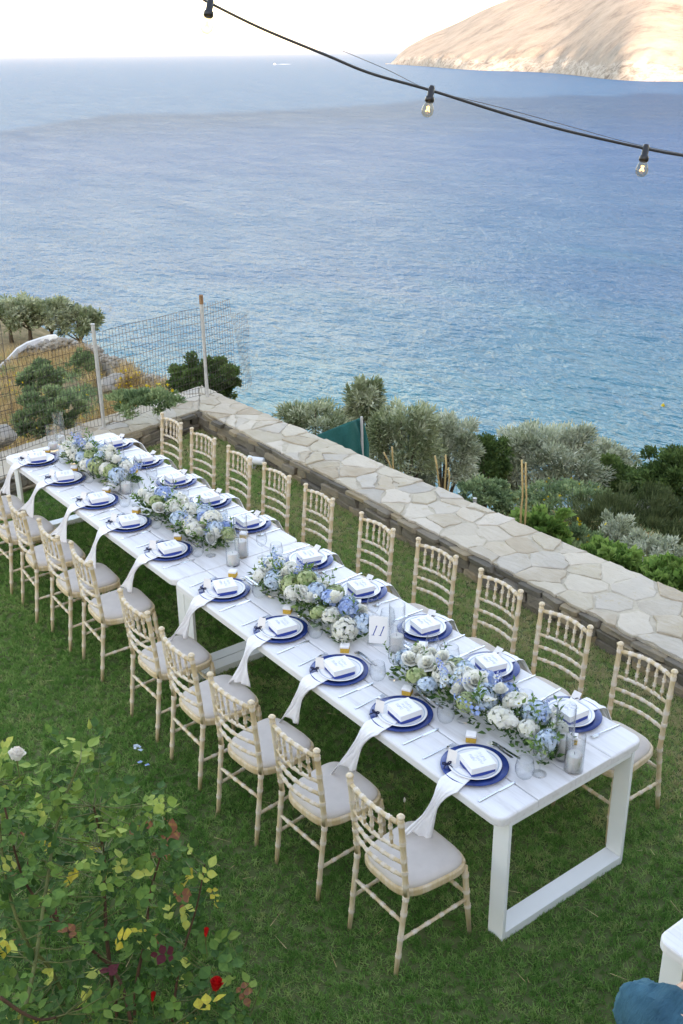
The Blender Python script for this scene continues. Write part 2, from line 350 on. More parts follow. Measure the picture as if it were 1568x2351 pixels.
tag(mb.build('sea', M_SEA, smooth=True), None, None, None, 'structure')

# coastal terrain below the garden (profiles of height against distance, by bearing from the terrace)
PROF = {
 -62: [(7, -1.0), (12, -2.6), (20, -5), (28, -8), (40, -15), (70, -40), (85, -50)],
 -55: [(7, -1.0), (12, -2.6), (20, -5), (28, -8), (40, -15), (70, -40), (85, -50)],
 -48: [(8, -1.0), (12, -2.4), (18, -4.3), (24, -6.3), (34, -13), (60, -35), (80, -50)],
 -38: [(10, -1.0), (14, -2.8), (20, -6), (30, -13), (60, -38), (75, -50)],
 -33: [(11, -0.6), (13, -2.0), (20, -8), (40, -25), (70, -50)],
 -29.5: [(11, -0.35), (12.5, -0.4), (16, -3), (30, -16), (60, -40), (75, -50)],
 -27.7: [(10, -0.45), (13, -0.5), (15.5, -0.6), (20, -5), (60, -35), (90, -50)],
 -25.4: [(10, -0.5), (14, -0.85), (19, -1.26), (24, -5), (60, -28), (100, -50)],
 -23.2: [(10, -0.5), (14, -1.1), (20, -1.9), (25, -2.45), (30, -5.5), (60, -18), (74, -15.4), (84, -17), (105, -30), (150, -50)],
 -20: [(10, -0.5), (14, -1.1), (20, -1.9), (28, -3.15), (32, -4.5), (60, -15.5), (74, -14.4), (86, -15.0), (110, -26), (160, -50)],
 -15: [(10, -0.6), (14, -1.0), (22, -2.2), (30, -3.6), (36, -6), (60, -15.5), (74, -14.0), (90, -15), (125, -30), (170, -50)],
}
PA = sorted(PROF)
def prof(az, r):
    az = min(max(az, PA[0]), PA[-1])
    for i in range(len(PA)-1):
        if az <= PA[i+1]: break
    a0, a1 = PA[i], PA[i+1]; t = (az-a0)/(a1-a0); t = t*t*(3-2*t)
    z = [np.interp(r, [p[0] for p in PROF[a]], [p[1] for p in PROF[a]]) for a in (a0, a1)]
    return z[0]*(1-t)+z[1]*t
def terrain_z(x, y):
    dx, dy = x-CAM.x, y-CAM.y; r = math.hypot(dx, dy); az = math.degrees(math.atan2(dy, dx))
    if az > 120: az -= 360
    z = prof(az, r) if -160 < az < 90 else prof(-62 if az < 0 else -15, r)
    z += (noise.noise((x*0.45, y*0.45, 3))*0.16+noise.noise((x*1.3, y*1.3, 7))*0.06)*min(1, max(0, (r-9)/4))
    # unseen hill behind the camera, raised and shaped to shade garden and near sea
    s = max(0.0, -x-11.0); hill = 330*(1-math.exp(-(s/380.0)**1.3)) - 0.6 - max(0, r-560)*1.2
    hill += noise.noise((x*0.05, y*0.05, 1))*min(4, s*0.08)+noise.noise((x*0.006, y*0.009, 4))*min(32, s*0.10)
    back = 1/(1+math.exp((x+9)/1.5)); z = max(z, -50)*(1-back)+hill*back
    ex = min(1, max(0, (7.6-x)/0.3))*min(1, max(0, (y+3.1)/0.3))
    z = z*(1-ex)+min(z, hill if x < -11 else -0.35)*ex if x > -11 else z
    return max(z, -46.0)
azs = list(np.arange(-64, -12, 0.75))+list(np.arange(-12, 296, 8.0))
rs = [2, 5, 7, 8, 8.6, 9.2, 9.8, 10.4, 11, 11.6, 12.3, 13, 14, 15, 16, 17, 18, 19, 20, 21.5, 23, 25, 27, 29, 31, 34, 38, 44, 52, 60, 66, 70, 74, 78, 82, 86, 92, 100, 112, 130, 150, 180, 230, 300, 400, 500, 560, 620, 700]
mb = MB(); na, nr = len(azs), len(rs)
vv = []
for a in azs:
    for r_ in rs:
        x, y = polar(a, r_); vv.append((x, y, terrain_z(x, y)))
mb.add(vv, [(i*nr+j, i*nr+j+1, ((i+1) % na)*nr+j+1, ((i+1) % na)*nr+j) for i in range(na) for j in range(nr-1)])
m, n, b = mat('dry_earth', 0.95, 0.1)
f1 = noise_fac(n, worldco(n), 0.7, 6, 0.65); f2 = noise_fac(n, worldco(n), 9.0, 5, 0.7)
c = ramp(n, [(0.33, (0.11, 0.105, 0.05)), (0.5, (0.25, 0.185, 0.10)), (0.68, (0.40, 0.31, 0.18))], math_(n, 'ADD', math_(n, 'MULTIPLY', f1, 0.6), math_(n, 'MULTIPLY', f2, 0.4)))
n.links.new(c, b.inputs['Base Color']); bump(n, b, f2, 0.8, 0.06)
tag(mb.build('terrain', m, smooth=True), None, None, None, 'structure')

# sunlit headland across the bay: shoreline and skyline sighted, real kilometre-scale land
BASE = [(880, 146), (900, 148), (960, 150), (1050, 159), (1100, 162), (1200, 164), (1290, 169), (1380, 180), (1450, 186), (1568, 188), (1750, 190), (2000, 200)]
TOP = [(880, 150), (898, 144), (915, 124), (935, 106), (960, 91), (1000, 71), (1050, 50), (1100, 22), (1150, 1), (1200, -20), (1300, -50), (1450, -95), (1700, -110), (1800, -60), (1900, 40), (1960, 150)]
px = np.arange(885, 1960, 6.0); vv = []; T = 110
bx = np.interp(px, [p[0] for p in BASE], [p[1] for p in BASE]); tx = np.interp(px, [p[0] for p in TOP], [p[1] for p in TOP])
sm_ = lambda q, w_: np.convolve(np.pad(q, w_, mode='edge'), np.hanning(2*w_+1)/np.hanning(2*w_+1).sum(), 'valid')
bx = sm_(bx, 16); tx = np.where(px < 960, tx, sm_(tx, 8))
for i, x in enumerate(px):
    d = sight(x, bx[i]); r0 = (SEA_Z-CAM.z)/d.z*math.hypot(d.x, d.y); az = math.degrees(math.atan2(d.y, d.x))
    jit = r0*(0.022*noise.noise((az*0.13, 0, 2))+0.008*noise.noise((az*0.37, 0, 9)))
    dt = sight(x, tx[i]); width = min(1250.0, 60+abs(x-885)*9.0); rc = r0+width
    hc = CAM.z+rc*dt.z/math.hypot(dt.x, dt.y)-SEA_Z; hc = max(hc, 3)
    cliff = min(0.30*hc, 26+14*noise.noise((az*0.4, 4, 4)))
    for j in range(T):
        t = j/(T-1)*1.5
        X, Y = polar(az, r0+width*t+jit*max(0, 1-t*2.2))
        if t < 0.06: hh = cliff*(t/0.06)**0.7
        elif t < 1.0:
            s = (t-0.06)/0.94; hh = cliff+(hc-cliff)*(s**0.85)
        else: hh = hc*(1-0.5*(t-1))
        wx, wy = X+60*noise.noise((X*0.004, Y*0.004, 1)), Y+60*noise.noise((X*0.004, Y*0.004, 6))
        g = 1-abs(noise.noise((wx*0.0045+wy*0.0020, wy*0.0024-wx*0.0010, 5)))*2.4; g2 = noise.noise((X*0.0035, Y*0.0035, 3))+0.4*noise.noise((X*0.011, Y*0.011, 8))+0.12*noise.noise((X*0.025, Y*0.025, 8))
        amp = min(1, t*5)*(1 if t < 0.8 else max(0, (1.0-t)/0.2) if t < 1 else 0)
        hh += amp*(-5*max(0, g-0.45)+2.2*g2)
        if t < 0.16: hh += (11*noise.noise((X*0.016, Y*0.016, 11))+6*noise.noise((X*0.05, Y*0.05, 12)))*min(1, t*30)*min(1, (0.16-t)*15)
        vv.append((X, Y, max(SEA_Z-1, SEA_Z-2+max(hh, -1)) if j else SEA_Z-1))
mb = MB(); mb.add(vv, [(i*T+j, (i+1)*T+j, (i+1)*T+j+1, i*T+j+1) for i in range(len(px)-1) for j in range(T-1)])
m, n, b = mat('dry_headland', 0.95, 0.05)
f1 = noise_fac(n, worldco(n), 0.011, 8, 0.72, 0.3); f2 = noise_fac(n, worldco(n), 0.07, 6, 0.75)
c = ramp(n, [(0.36, (0.15, 0.125, 0.105)), (0.46, (0.26, 0.22, 0.18)), (0.56, (0.32, 0.275, 0.225)), (0.72, (0.38, 0.33, 0.275))], math_(n, 'ADD', math_(n, 'MULTIPLY', f1, 0.7), math_(n, 'MULTIPLY', f2, 0.3)))
sp = n.nodes.new('ShaderNodeSeparateXYZ'); n.links.new(worldco(n), sp.inputs[0])
rk = ramp(n, [(0.36, (0.14, 0.115, 0.095)), (0.5, (0.34, 0.30, 0.25)), (0.66, (0.46, 0.42, 0.365))], noise_fac(n, worldco(n, (1, 1, 2.5)), 0.035, 7, 0.75, 1.0))
lv = math_(n, 'ADD', sp.outputs[2], math_(n, 'MULTIPLY', math_(n, 'SUBTRACT', noise_fac(n, worldco(n), 0.02, 4), 0.5), 40.0))
n.links.new(mixc(n, ramp(n, [(0.38, (1, 1, 1)), (0.46, (0, 0, 0))], math_(n, 'DIVIDE', math_(n, 'ADD', lv, 45.0), 55.0)), c, rk), b.inputs['Base Color'])
bump(n, b, math_(n, 'ADD', f2, noise_fac(n, worldco(n), 0.25, 4, 0.7)), 0.6, 1.6)
tag(mb.build('headland', m, smooth=True), None, None, None, 'structure')

# lawn sheet and grass
m, n, b = mat('lawn_soil', 0.95, 0.1)
n.links.new(ramp(n, [(0.35, (0.07, 0.105, 0.035)), (0.7, (0.14, 0.155, 0.065))], noise_fac(n, worldco(n), 6, 5, 0.7)), b.inputs['Base Color'])
mb = MB(); mb.add([(-16, -2.75, 0), (7.75, -2.75, 0), (7.75, 14, 0), (-16, 14, 0)], [(0, 1, 2, 3)])
tag(mb.build('lawn', m), None, None, None, 'structure')
m, n, b = mat('grass_blades', 0.7, 0.08)
rnd = rand_out(n); pat = noise_fac(n, worldco(n), 1.1, 4, 0.6); pat2 = noise_fac(n, worldco(n), 4.5, 3, 0.6)
gy = n.nodes.new('ShaderNodeSeparateXYZ'); n.links.new(worldco(n), gy.inputs[0])
dry = n.nodes.new('ShaderNodeMapRange'); dry.inputs[1].default_value = -0.6; dry.inputs[2].default_value = -2.2; dry.inputs[3].default_value = 0.0; dry.inputs[4].default_value = 0.27; n.links.new(gy.outputs[1], dry.inputs[0])   # paler, drier-toned blades toward the wall stand in for brighter open-sky light
f = math_(n, 'ADD', math_(n, 'ADD', math_(n, 'MULTIPLY', rnd, 0.42), dry.outputs[0]), math_(n, 'ADD', math_(n, 'MULTIPLY', pat, 0.62), math_(n, 'MULTIPLY', math_(n, 'SUBTRACT', pat2, 0.5), 0.35)))
c = ramp(n, [(0.26, (0.074, 0.215, 0.040)), (0.48, (0.148, 0.345, 0.080)), (0.66, (0.285, 0.47, 0.145)), (0.84, (0.48, 0.49, 0.23)), (0.97, (0.58, 0.51, 0.30))], f)
n.links.new(c, b.inputs['Base Color'])
tr = N(n, 'BsdfTranslucent'); n.links.new(c, tr.inputs[0]); mx = N(n, 'MixShader'); mx.inputs[0].default_value = 0.38
n.links.new(b.outputs[0], mx.inputs[1]); n.links.new(tr.outputs[0], mx.inputs[2]); n.links.new(mx.outputs[0], n.nodes['Material Output'].inputs[0])
M_GRASS = m
def grass_nodes(density):
    g = bpy.data.node_groups.new('grass_growth', 'GeometryNodeTree')
    g.interface.new_socket('Geometry', in_out='INPUT', socket_type='NodeSocketGeometry'); g.interface.new_socket('Geometry', in_out='OUTPUT', socket_type='NodeSocketGeometry')
    A = lambda t: g.nodes.new(t); L = g.links.new
    i, o = A('NodeGroupInput'), A('NodeGroupOutput')
    d = A('GeometryNodeDistributePointsOnFaces'); d.inputs['Density'].default_value = density; L(i.outputs[0], d.inputs['Mesh'])
    j = A('GeometryNodeJoinGeometry')
    for k in range(7):
        cn = A('GeometryNodeMeshCone'); cn.fill_type = 'NONE'; cn.inputs['Vertices'].default_value = 3; cn.inputs['Radius Top'].default_value = 0.0
        cn.inputs['Radius Bottom'].default_value = 0.0019+0.0005*(k % 3); cn.inputs['Depth'].default_value = 0.020+0.0035*((k*3) % 5)
        t = A('GeometryNodeTransform'); L(cn.outputs['Mesh'], t.inputs['Geometry']); a = k*2.4
        t.inputs['Translation'].default_value = (0.011*math.cos(a), 0.011*math.sin(a), 0.0)
        t.inputs['Rotation'].default_value = (1.0*math.sin(a*1.3), 1.0*math.cos(a*1.7), a)
        L(t.outputs[0], j.inputs[0])
    sm = A('GeometryNodeSetMaterial'); sm.inputs['Material'].default_value = M_GRASS; L(j.outputs[0], sm.inputs[0])
    ip = A('GeometryNodeInstanceOnPoints'); L(d.outputs['Points'], ip.inputs['Points']); L(sm.outputs[0], ip.inputs['Instance'])
    r1 = A('FunctionNodeRandomValue'); r1.data_type = 'FLOAT_VECTOR'; r1.inputs[0].default_value = (-0.25, -0.25, 0); r1.inputs[1].default_value = (0.25, 0.25, 6.28)
    L(r1.outputs[0], ip.inputs['Rotation'])
    r2 = A('FunctionNodeRandomValue'); r2.data_type = 'FLOAT'; r2.inputs[2].default_value = 0.65; r2.inputs[3].default_value = 1.35; L(r2.outputs[1], ip.inputs['Scale'])
    L(ip.outputs[0], o.inputs[0]); return g
mb = MB(); mb.add([(-2.4, -2.72, 0.004), (7.45, -2.85, 0.004), (6.75, 0.9, 0.004), (3.2, 3.2, 0.004), (-2.4, 3.2, 0.004)], [(0, 1, 2, 3, 4)])
go = mb.build('grass', M_GRASS); md = go.modifiers.new('growth', 'NODES'); md.node_group = grass_nodes(2100)
tag(go, None, None, None, 'stuff')
# dry straws lying in the lawn
V = []; 
for _ in range(260):
    x, y = rng.uniform(-2, 7), rng.uniform(-2.6, 3); a = rng.uniform(0, 6.28); L = rng.uniform(0.03, 0.11); wd = 0.0016
    d = np.array([math.cos(a), math.sin(a), rng.uniform(-0.1, 0.15)]); s_ = np.array([-math.sin(a), math.cos(a), 0])*wd; p = np.array([x, y, 0.035])
    V.append([p-s_, p+s_, p+d*L+s_*0.3, p+d*L-s_*0.3])
tag(soup('dry_straw', V, M_DRY, rng.uniform(0.5, 1, len(V))), None, None, None, 'stuff')

# ---------------------------------------------------------------- stone walls
def voronoi_cells(seeds, poly):
    out = []
    for i, s in enumerate(seeds):
        P = list(poly)
        for j, t in enumerate(seeds):
            if i == j or abs(s[0]-t[0]) > 1.6: continue
            mx_, my = (s[0]+t[0])/2, (s[1]+t[1])/2; nx, ny = t[0]-s[0], t[1]-s[1]; Q = []
            for k in range(len(P)):
                a, b_ = P[k], P[(k+1) % len(P)]
                da, db = (a[0]-mx_)*nx+(a[1]-my)*ny, (b_[0]-mx_)*nx+(b_[1]-my)*ny
                if da <= 0: Q.append(a)
                if (da < 0) != (db < 0):
                    u = da/(da-db); Q.append((a[0]+(b_[0]-a[0])*u, a[1]+(b_[1]-a[1])*u))
            P = Q
            if len(P) < 3: break
        if len(P) >= 3: out.append(P)
    return out
def inset(P, d):
    cx, cy_ = sum(p[0] for p in P)/len(P), sum(p[1] for p in P)/len(P); out = []
    n_ = len(P)
    for k in range(n_):
        a, b_, c_ = Vector(P[k-1]), Vector(P[k]), Vector(P[(k+1) % n_])
        e1, e2 = (b_-a), (c_-b_)
        if e1.length < 1e-6 or e2.length < 1e-6: continue
        e1.normalize(); e2.normalize(); n1, n2 = Vector((-e1.y, e1.x)), Vector((-e2.y, e2.x)); bi = n1+n2
        if bi.length < 1e-3: continue
        bi.normalize(); k_ = d/max(0.4, bi.dot(n1)); out.append((b_.x+bi.x*k_, b_.y+bi.y*k_))
    return out
def slab(P, z0, z1, mi=0):
    """flagstone: polygon with a wandering outline and a worn, rounded arris"""
    Q = []
    for k in range(len(P)):
        a, b_ = Vector(P[k]), Vector(P[(k+1) % len(P)]); L = (b_-a).length; ns = max(1, int(L/0.06))
        for q in range(ns):
            p = a.lerp(b_, q/ns); t = noise.noise((p.x*9, p.y*9, 2))*0.034+noise.noise((p.x*24, p.y*24, 4))*0.012 if L > 0.05 else 0
            nn = Vector((-(b_-a).y, (b_-a).x)).normalized() if L > 1e-6 else Vector((0, 0)); p = p+nn*t; Q.append((p.x, p.y))
    area = 0.5*sum(Q[k-1][0]*Q[k][1]-Q[k][0]*Q[k-1][1] for k in range(len(Q)))
    if area < 0: Q.reverse()
    mbs = MB(); n_ = len(Q); cx, cy_ = sum(p[0] for p in Q)/n_, sum(p[1] for p in Q)/n_
    sc = lambda p, k: (cx+(p[0]-cx)*k, cy_+(p[1]-cy_)*k)
    tl = (rng.uniform(-0.02, 0.02), rng.uniform(-0.02, 0.02))
    zt = lambda p: z1+(p[0]-cx)*tl[0]+(p[1]-cy_)*tl[1]+noise.noise((p[0]*7, p[1]*7, 5))*0.004
    vs = [(p[0], p[1], z0) for p in Q]+[(p[0], p[1], zt(p)-0.008) for p in Q]+[(*sc(p, 0.975), zt(p)-0.002) for p in Q]+[(*sc(p, 0.90), zt(p)) for p in Q]+[(cx, cy_, z1+0.002)]
    fs = [(i*n_+k, i*n_+(k+1) % n_, (i+1)*n_+(k+1) % n_, (i+1)*n_+k) for i in range(3) for k in range(n_)]
    fs += [(3*n_+k, 3*n_+(k+1) % n_, 4*n_) for k in range(n_)]
    mbs.add(vs, fs, mi); return mbs, Q
def stone_variants(k=8):
    out = []
    for _ in range(k):
        bm = bmesh.new(); bmesh.ops.create_cube(bm, size=1)
        for v_ in bm.verts: v_.co += Vector((rng.uniform(-.10, .10), rng.uniform(-.14, .14), rng.uniform(-.16, .16)))
        bmesh.ops.bevel(bm, geom=bm.edges[:], offset=0.10, segments=1, affect='EDGES')
        me = bpy.data.meshes.new('wall_stone'); bm.to_mesh(me); bm.free(); me.materials.append(M_WALLST); out.append(me)
    return out
STV = stone_variants()
WTOP = 0.225
def build_wall(root, A, B, Ao, Bo, n_seed, face_n, top=WTOP):
    """A-B: inner line on plan, Ao-Bo: outer line; coping flags on top, coursed schist on the inner face"""
    A, B, Ao, Bo = Vector(A), Vector(B), Vector(Ao), Vector(Bo)
    mbc = MB(); q = [A.lerp(Ao, 0.06), B.lerp(Bo, 0.06), B.lerp(Bo, 0.97), A.lerp(Ao, 0.97)]
    mbc.add([(p.x, p.y, z) for z in (-1.3, top-0.028) for p in q], [(0, 1, 5, 4), (1, 2, 6, 5), (2, 3, 7, 6), (3, 0, 4, 7)])
    mbc.build('core', M_CORE, root)
    mm = MB(); q2 = [A.lerp(Ao, 0.02), B.lerp(Bo, 0.02), B.lerp(Bo, 0.985), A.lerp(Ao, 0.985)]
    mm.add([(p.x, p.y, z) for z in (top-0.026, top-0.0095) for p in q2], [(0, 1, 5, 4), (1, 2, 6, 5), (2, 3, 7, 6), (3, 0, 4, 7), (4, 5, 6, 7)])
    mm.build('mortar_bed', M_MORTAR, root)
    L = (B-A).length; seeds = []; tries = 0
    W_ = (Ao-A).length
    while len(seeds) < n_seed and tries < 6000:
        tries += 1; u, v_ = rng.uniform(0, 1), rng.uniform(0.02, 0.98); md_ = rng.uniform(0.12, 0.26)
        if all(((u*L-s[0]*L)*0.72)**2+((v_-s[1])*W_)**2 > md_**2*(1 if tries < 3000 else 0.6) for s in seeds): seeds.append((u, v_))
    to = lambda u, v_: (A.lerp(B, u)).lerp(Ao.lerp(Bo, u), v_)
    S_ = [tuple(to(*s)) for s in seeds]; poly = [tuple(A), tuple(B), tuple(Bo), tuple(Ao)]
    ar = 0.5*sum(poly[k-1][0]*poly[k][1]-poly[k][0]*poly[k-1][1] for k in range(4))
    if ar < 0: poly.reverse()
    for P in voronoi_cells(S_, poly):
        P = inset(P, rng.uniform(0.003, 0.009) if rng.random() < 0.75 else rng.uniform(0.010, 0.022))
        if len(P) < 3: continue
        mbs, _q = slab(P, top-0.024, top+rng.uniform(-0.006, 0.007)); o = mbs.build('coping_stone', M_COPING, root, smooth=False)
    # inner face courses
    d = (B-A).normalized(); nrm = Vector((d.y, -d.x)); nrm = nrm if nrm.dot(A-Ao) > 0 else -nrm
    z = 0.0; cnt = 0; hgt = []
    while z < top-0.032:
        hh = min(rng.uniform(0.026, 0.085), top-0.027-z); hgt.append((z, max(hh, 0.016))); z += hh+0.005
    for z, hh in hgt:
        s = rng.uniform(-0.2, 0)
        while s < L:
            ln = rng.uniform(0.12, 0.36)
            if cnt < face_n:
                c_ = A+d*(s+ln/2)+nrm*rng.uniform(-0.045, 0.014); o = ob('wall_stone', STV[int(rng.integers(len(STV)))], root)
                o.location = (c_.x, c_.y, z+hh/2); o.scale = (ln, 0.11, hh*1.08); o.rotation_euler = (rng.uniform(-.06, .06), rng.uniform(-.03, .03), math.atan2(d.y, d.x)+rng.uniform(-.05, .05)+(math.pi if rng.random() < .5 else 0)); cnt += 1
            s += ln+0.008
sea_wall = thing('stone_wall', 'low dry stone wall with flagstone top along the sea side of the lawn', 'stone wall', (0, 0, 0))
build_wall(sea_wall, (-0.6, -2.50), (7.531, -2.780), (-0.6, -3.40), (8.338, -3.271), 95, 250)
end_wall = thing('stone_wall', 'short stone wall with flagstone top behind the far table end, under the fence', 'stone wall', (0, 0, 0))
build_wall(end_wall, (6.55, 1.1), (7.530, -2.775), (7.20, 1.1), (8.335, -3.265), 50, 120)

# plastered building and terrace added unseen behind and below the camera, shading the lawn
M_PLASTER = flat('house_plaster', (0.55, 0.53, 0.50), 0.9, 0.2, 0.05, 3)
mb = MB(); mb.box((-7.6, 6.2, 0.95), (11.2, 8.6, 2.9), 0); mb.box((-9.2, 7.2, 4.3), (8.0, 6.6, 3.8), 0); mb.box((-9.2, 7.2, 6.25), (8.5, 7.1, 0.16), 0)
tag(mb.build('unseen_house', M_PLASTER), None, None, None, 'structure')
# ---------------------------------------------------------------- wire fence on the end wall
p1, p2 = Vector((7.613, -1.654, WTOP)), Vector((7.884, -3.10, WTOP))
fence = thing('wire_fence', 'sagging wire mesh fence on pale steel posts along the end wall', 'fence', (0, 0, 0))
dn = (p1-p2).normalized()
def post(p, h, rusty, lean=(0, 0)):
    mb = MB(); mb.tube([p+Vector((0, 0, -0.02)), p+Vector((lean[0], lean[1], h))], 0.021, 10, 0)
    if rusty: mb.tube([p+Vector((lean[0], lean[1], h-0.09)), p+Vector((lean[0], lean[1], h+0.012))], 0.0235, 10, 1)
    else: mb.tube([p+Vector((lean[0], lean[1], h)), p+Vector((lean[0], lean[1], h+0.012))], 0.024, 10, 0)
    po = mb.build('post', [M_GALV, M_RUST], fence, smooth=False)
    return po
H1 = 1.13
po = post(p1, H1, False, (-0.02, 0.015)); po['label'] = 'pale grey steel post nearer the table'
po = post(p2, H1+0.05, True); po['label'] = 'steel post with a rusty top at the wall corner'
def mesh_panel(name, a, bdir, length, hfun, off, step_h=0.043, step_v=0.085, rad=0.0021, warp=0.02, zbase=0.02, mt=None):
    """welded wire panel: uprights and horizontals, bowed and sagging"""
    mb = MB(); nx = max(2, int(length/step_h)); a = Vector(a); bdir = Vector(bdir).normalized(); out = Vector((bdir.y, -bdir.x, 0))
    P = lambda s, z: a+bdir*s+Vector((0, 0, z))+out*(off+warp*math.sin(s*4.1+z*2.3)+warp*0.6*math.sin(s*9+z*5))+Vector((0, 0, warp*0.5*math.sin(s*3.3)))
    for i in range(nx+1):
        s = length*i/nx; hh = hfun(s); mb.tube([P(s, zbase+(hh-zbase)*k/5) for k in range(6)], rad, 3, 0, False)
    hm = max(hfun(length*i/nx) for i in range(nx+1)); z = zbase
    while z < hm+0.001:
        pts = [P(length*i/nx, z) for i in range(nx+1) if hfun(length*i/nx) >= z-0.02]
        if len(pts) > 1: mb.tube(pts, rad*1.15, 3, 0, False)
        z += step_v
    o = mb.build(name, mt or M_WIRE, fence); o['kind'] = 'stuff'; return o
pb = p2-Vector((0, 0, 0))
span = (p1-p2).length
mesh_panel('mesh_panel', p2, dn, span, lambda s: 1.02+0.03*math.sin(s*2), 0.03)
mesh_panel('mesh_panel', p1, dn, 2.6, lambda s: 0.98-0.02*s, 0.03)
mesh_panel('mesh_panel', p2, (0.30, -0.95, 0), 0.50, lambda s: 1.10-0.12*s, 0.0, warp=0.02)
mesh_panel('mesh_panel', p2+Vector((0.15, -0.475, -0.12)), (0.55, -0.83, 0), 0.42, lambda s: 1.02-0.35*s, 0.0, warp=0.06, rad=0.0016)
# taller rusty panel remnant at the far left of the fence
q0 = at_r(38, 1010, 9.9)
tall = mesh_panel('mesh_panel', (q0.x, q0.y, WTOP-0.1), (-0.18, 1, 0), 1.2, lambda s: 1.78, 0.0, 0.155, 0.155, 0.0030, 0.012)
tall['label'] = 'taller panel of wider rusty mesh'

# sea haze in the air: one closed box round everything
hz = 470.0; mb = MB(); mb.add([(x*62000, y*62000, z) for z in (-47.2, hz) for x, y in ((-1, -1), (1, -1), (1, 1), (-1, 1))], [(3, 2, 1, 0), (4, 5, 6, 7), (0, 1, 5, 4), (1, 2, 6, 5), (2, 3, 7, 6), (3, 0, 4, 7)])
m = bpy.data.materials.new('sea_haze'); m.use_nodes = True; n = m.node_tree; n.nodes.remove(n.nodes['Principled BSDF'])
pv = N(n, 'VolumePrincipled'); pv.inputs['Color'].default_value = (0.93, 0.94, 0.97, 1); pv.inputs['Density'].default_value = 1.5e-5; pv.inputs['Anisotropy'].default_value = 0.0
n.links.new(pv.outputs[0], n.nodes['Material Output'].inputs['Volume'])
tag(mb.build('haze', m), None, None, None, 'stuff')
for o_ in (sea_wall, end_wall, fence): o_['kind'] = 'thing'
# ---------------------------------------------------------------- trees and shrubs beyond the walls
def crown_soup(c, rad, ncl, nl, ll, lw, csz=0.28, upw=0.35, seed=0, flat_=0.0, low=-0.75):
    g = np.random.default_rng(seed); c = np.array(c); rad = np.array(rad)
    d = g.normal(size=(ncl, 3)); d /= np.linalg.norm(d, axis=1, keepdims=True); d[:, 2] = np.where(d[:, 2] < low, -d[:, 2]*0.5, d[:, 2])
    rr = g.uniform(0.45, 1.0, ncl)**0.6
    lump = 1+0.34*np.array([noise.noise((x*1.7+seed, y*1.7, z*1.7)) for x, y, z in d])
    C = d*rr[:, None]*lump[:, None]
    k = g.integers(0, ncl, nl); s = csz*g.uniform(0.6, 1.25, ncl)
    off = g.normal(size=(nl, 3)); off /= np.linalg.norm(off, axis=1, keepdims=True); off *= (g.uniform(0, 1, nl)**0.5)[:, None]
    Pn = C[k]+off*s[k][:, None]
    P = c+Pn*rad
    D = Pn*0.7+off*0.8+g.normal(size=(nl, 3))*0.55+np.array([0, 0, upw]); U = g.normal(size=(nl, 3))+np.array([0, 0, 1.0])
    L = ll*g.uniform(0.6, 1.3, nl); W = lw*g.uniform(0.7, 1.3, nl)
    clv = g.uniform(-0.34, 0.34, ncl); v = np.clip(g.normal(0.5, 0.15, nl)+clv[k], 0, 1)
    return leaf_quads(P, D, U, L, W), v, c+C*rad
def plant(name, label, cat, base, c, rad, ncl, nl, ll, lw, m, seed, group=None, csz=0.28, trunk_r=0.06, ntr=9, upw=0.35, flowers=0, low=-0.75, trunk=True):
    base = Vector(base); t = thing(name, label, cat, base, 0, group)
    cl = Vector(c)-base
    V, v, C = crown_soup(cl, rad, ncl, nl, ll, lw, csz, upw, seed, low=low)
    cr = soup('crown' if trunk else 'foliage', V, m, v, t); cr['kind'] = 'stuff'
    if trunk:
        mb = MB(); fork = cl*0.45+Vector((0.05*math.sin(seed), 0.05*math.cos(seed), 0))
        mb.tube([(0, 0, -0.15), fork*0.5+Vector((0.03, 0.02, 0)), fork], [trunk_r*1.25, trunk_r, trunk_r*0.8], 7)
        mb.build('trunk', M_BARK, t, smooth=True)
        for i in range(ntr):
            q = Vector(C[(i*7) % len(C)]); lm = MB(); mid = fork.lerp(q, 0.5)+Vector((0, 0, -0.06))
            lm.tube([fork*0.92, mid, q], [trunk_r*0.55, trunk_r*0.36, trunk_r*0.12], 5); lm.build('limb', M_BARK, t, smooth=True)
    if flowers:
        g = np.random.default_rng(seed+9); fb = MB()
        for i in range(flowers):
            q = C[int(g.integers(len(C)))]+g.normal(size=3)*0.06; q = Vector(q); s_ = g.uniform(0.012, 0.022)
            for k in range(3):
                a = Vector(g.normal(size=3)).normalized()*s_; b_ = Vector(g.normal(size=3)).normalized()*s_; fb.add([q-a, q-b_, q+a, q+b_], [(0, 1, 2, 3)])
        f_ = fb.build('blossom', M_YELLOW, t); f_['kind'] = 'stuff'
    return t
def bg_plant(name, label, cat, x, top, bot, wpx, r, m, seed, nl, ll, lw, depth=1.0, base_down=0.3, **kw):
    """a plant sighted between image rows top and bot, wpx wide, standing r metres from the terrace post"""
    a, b_ = at_r(x, top, r), at_r(x, bot, r); sl_ = (a-CAM).length; wd = wpx/FPX*sl_*0.5
    c = (a+b_)/2; hz = (a.z-b_.z)/2*1.04
    gz = terrain_z(c.x, c.y); base = (c.x, c.y, min(gz, b_.z))
    ncl = kw.pop('ncl', 46)
    return plant(name, label, cat, base, c, (wd, wd*depth, hz), ncl, nl, ll, lw, m, seed, **kw)
TG = 'trees and shrubs below the sea wall'
bg_plant('olive_tree', 'slim young olive tree rising tallest behind the green canvas', 'olive tree', 838, 872, 985, 78, 13.5, M_OLIVE, 11, 4600, 0.085, 0.022, csz=0.30, group=TG, ncl=40)
bg_plant('olive_tree', 'broad low olive bush along the wall, the one farthest along the sea wall', 'olive tree', 722, 932, 1010, 176, 14.5, M_OLIVE, 12, 6000, 0.085, 0.021, csz=0.26, group=TG, ncl=60)
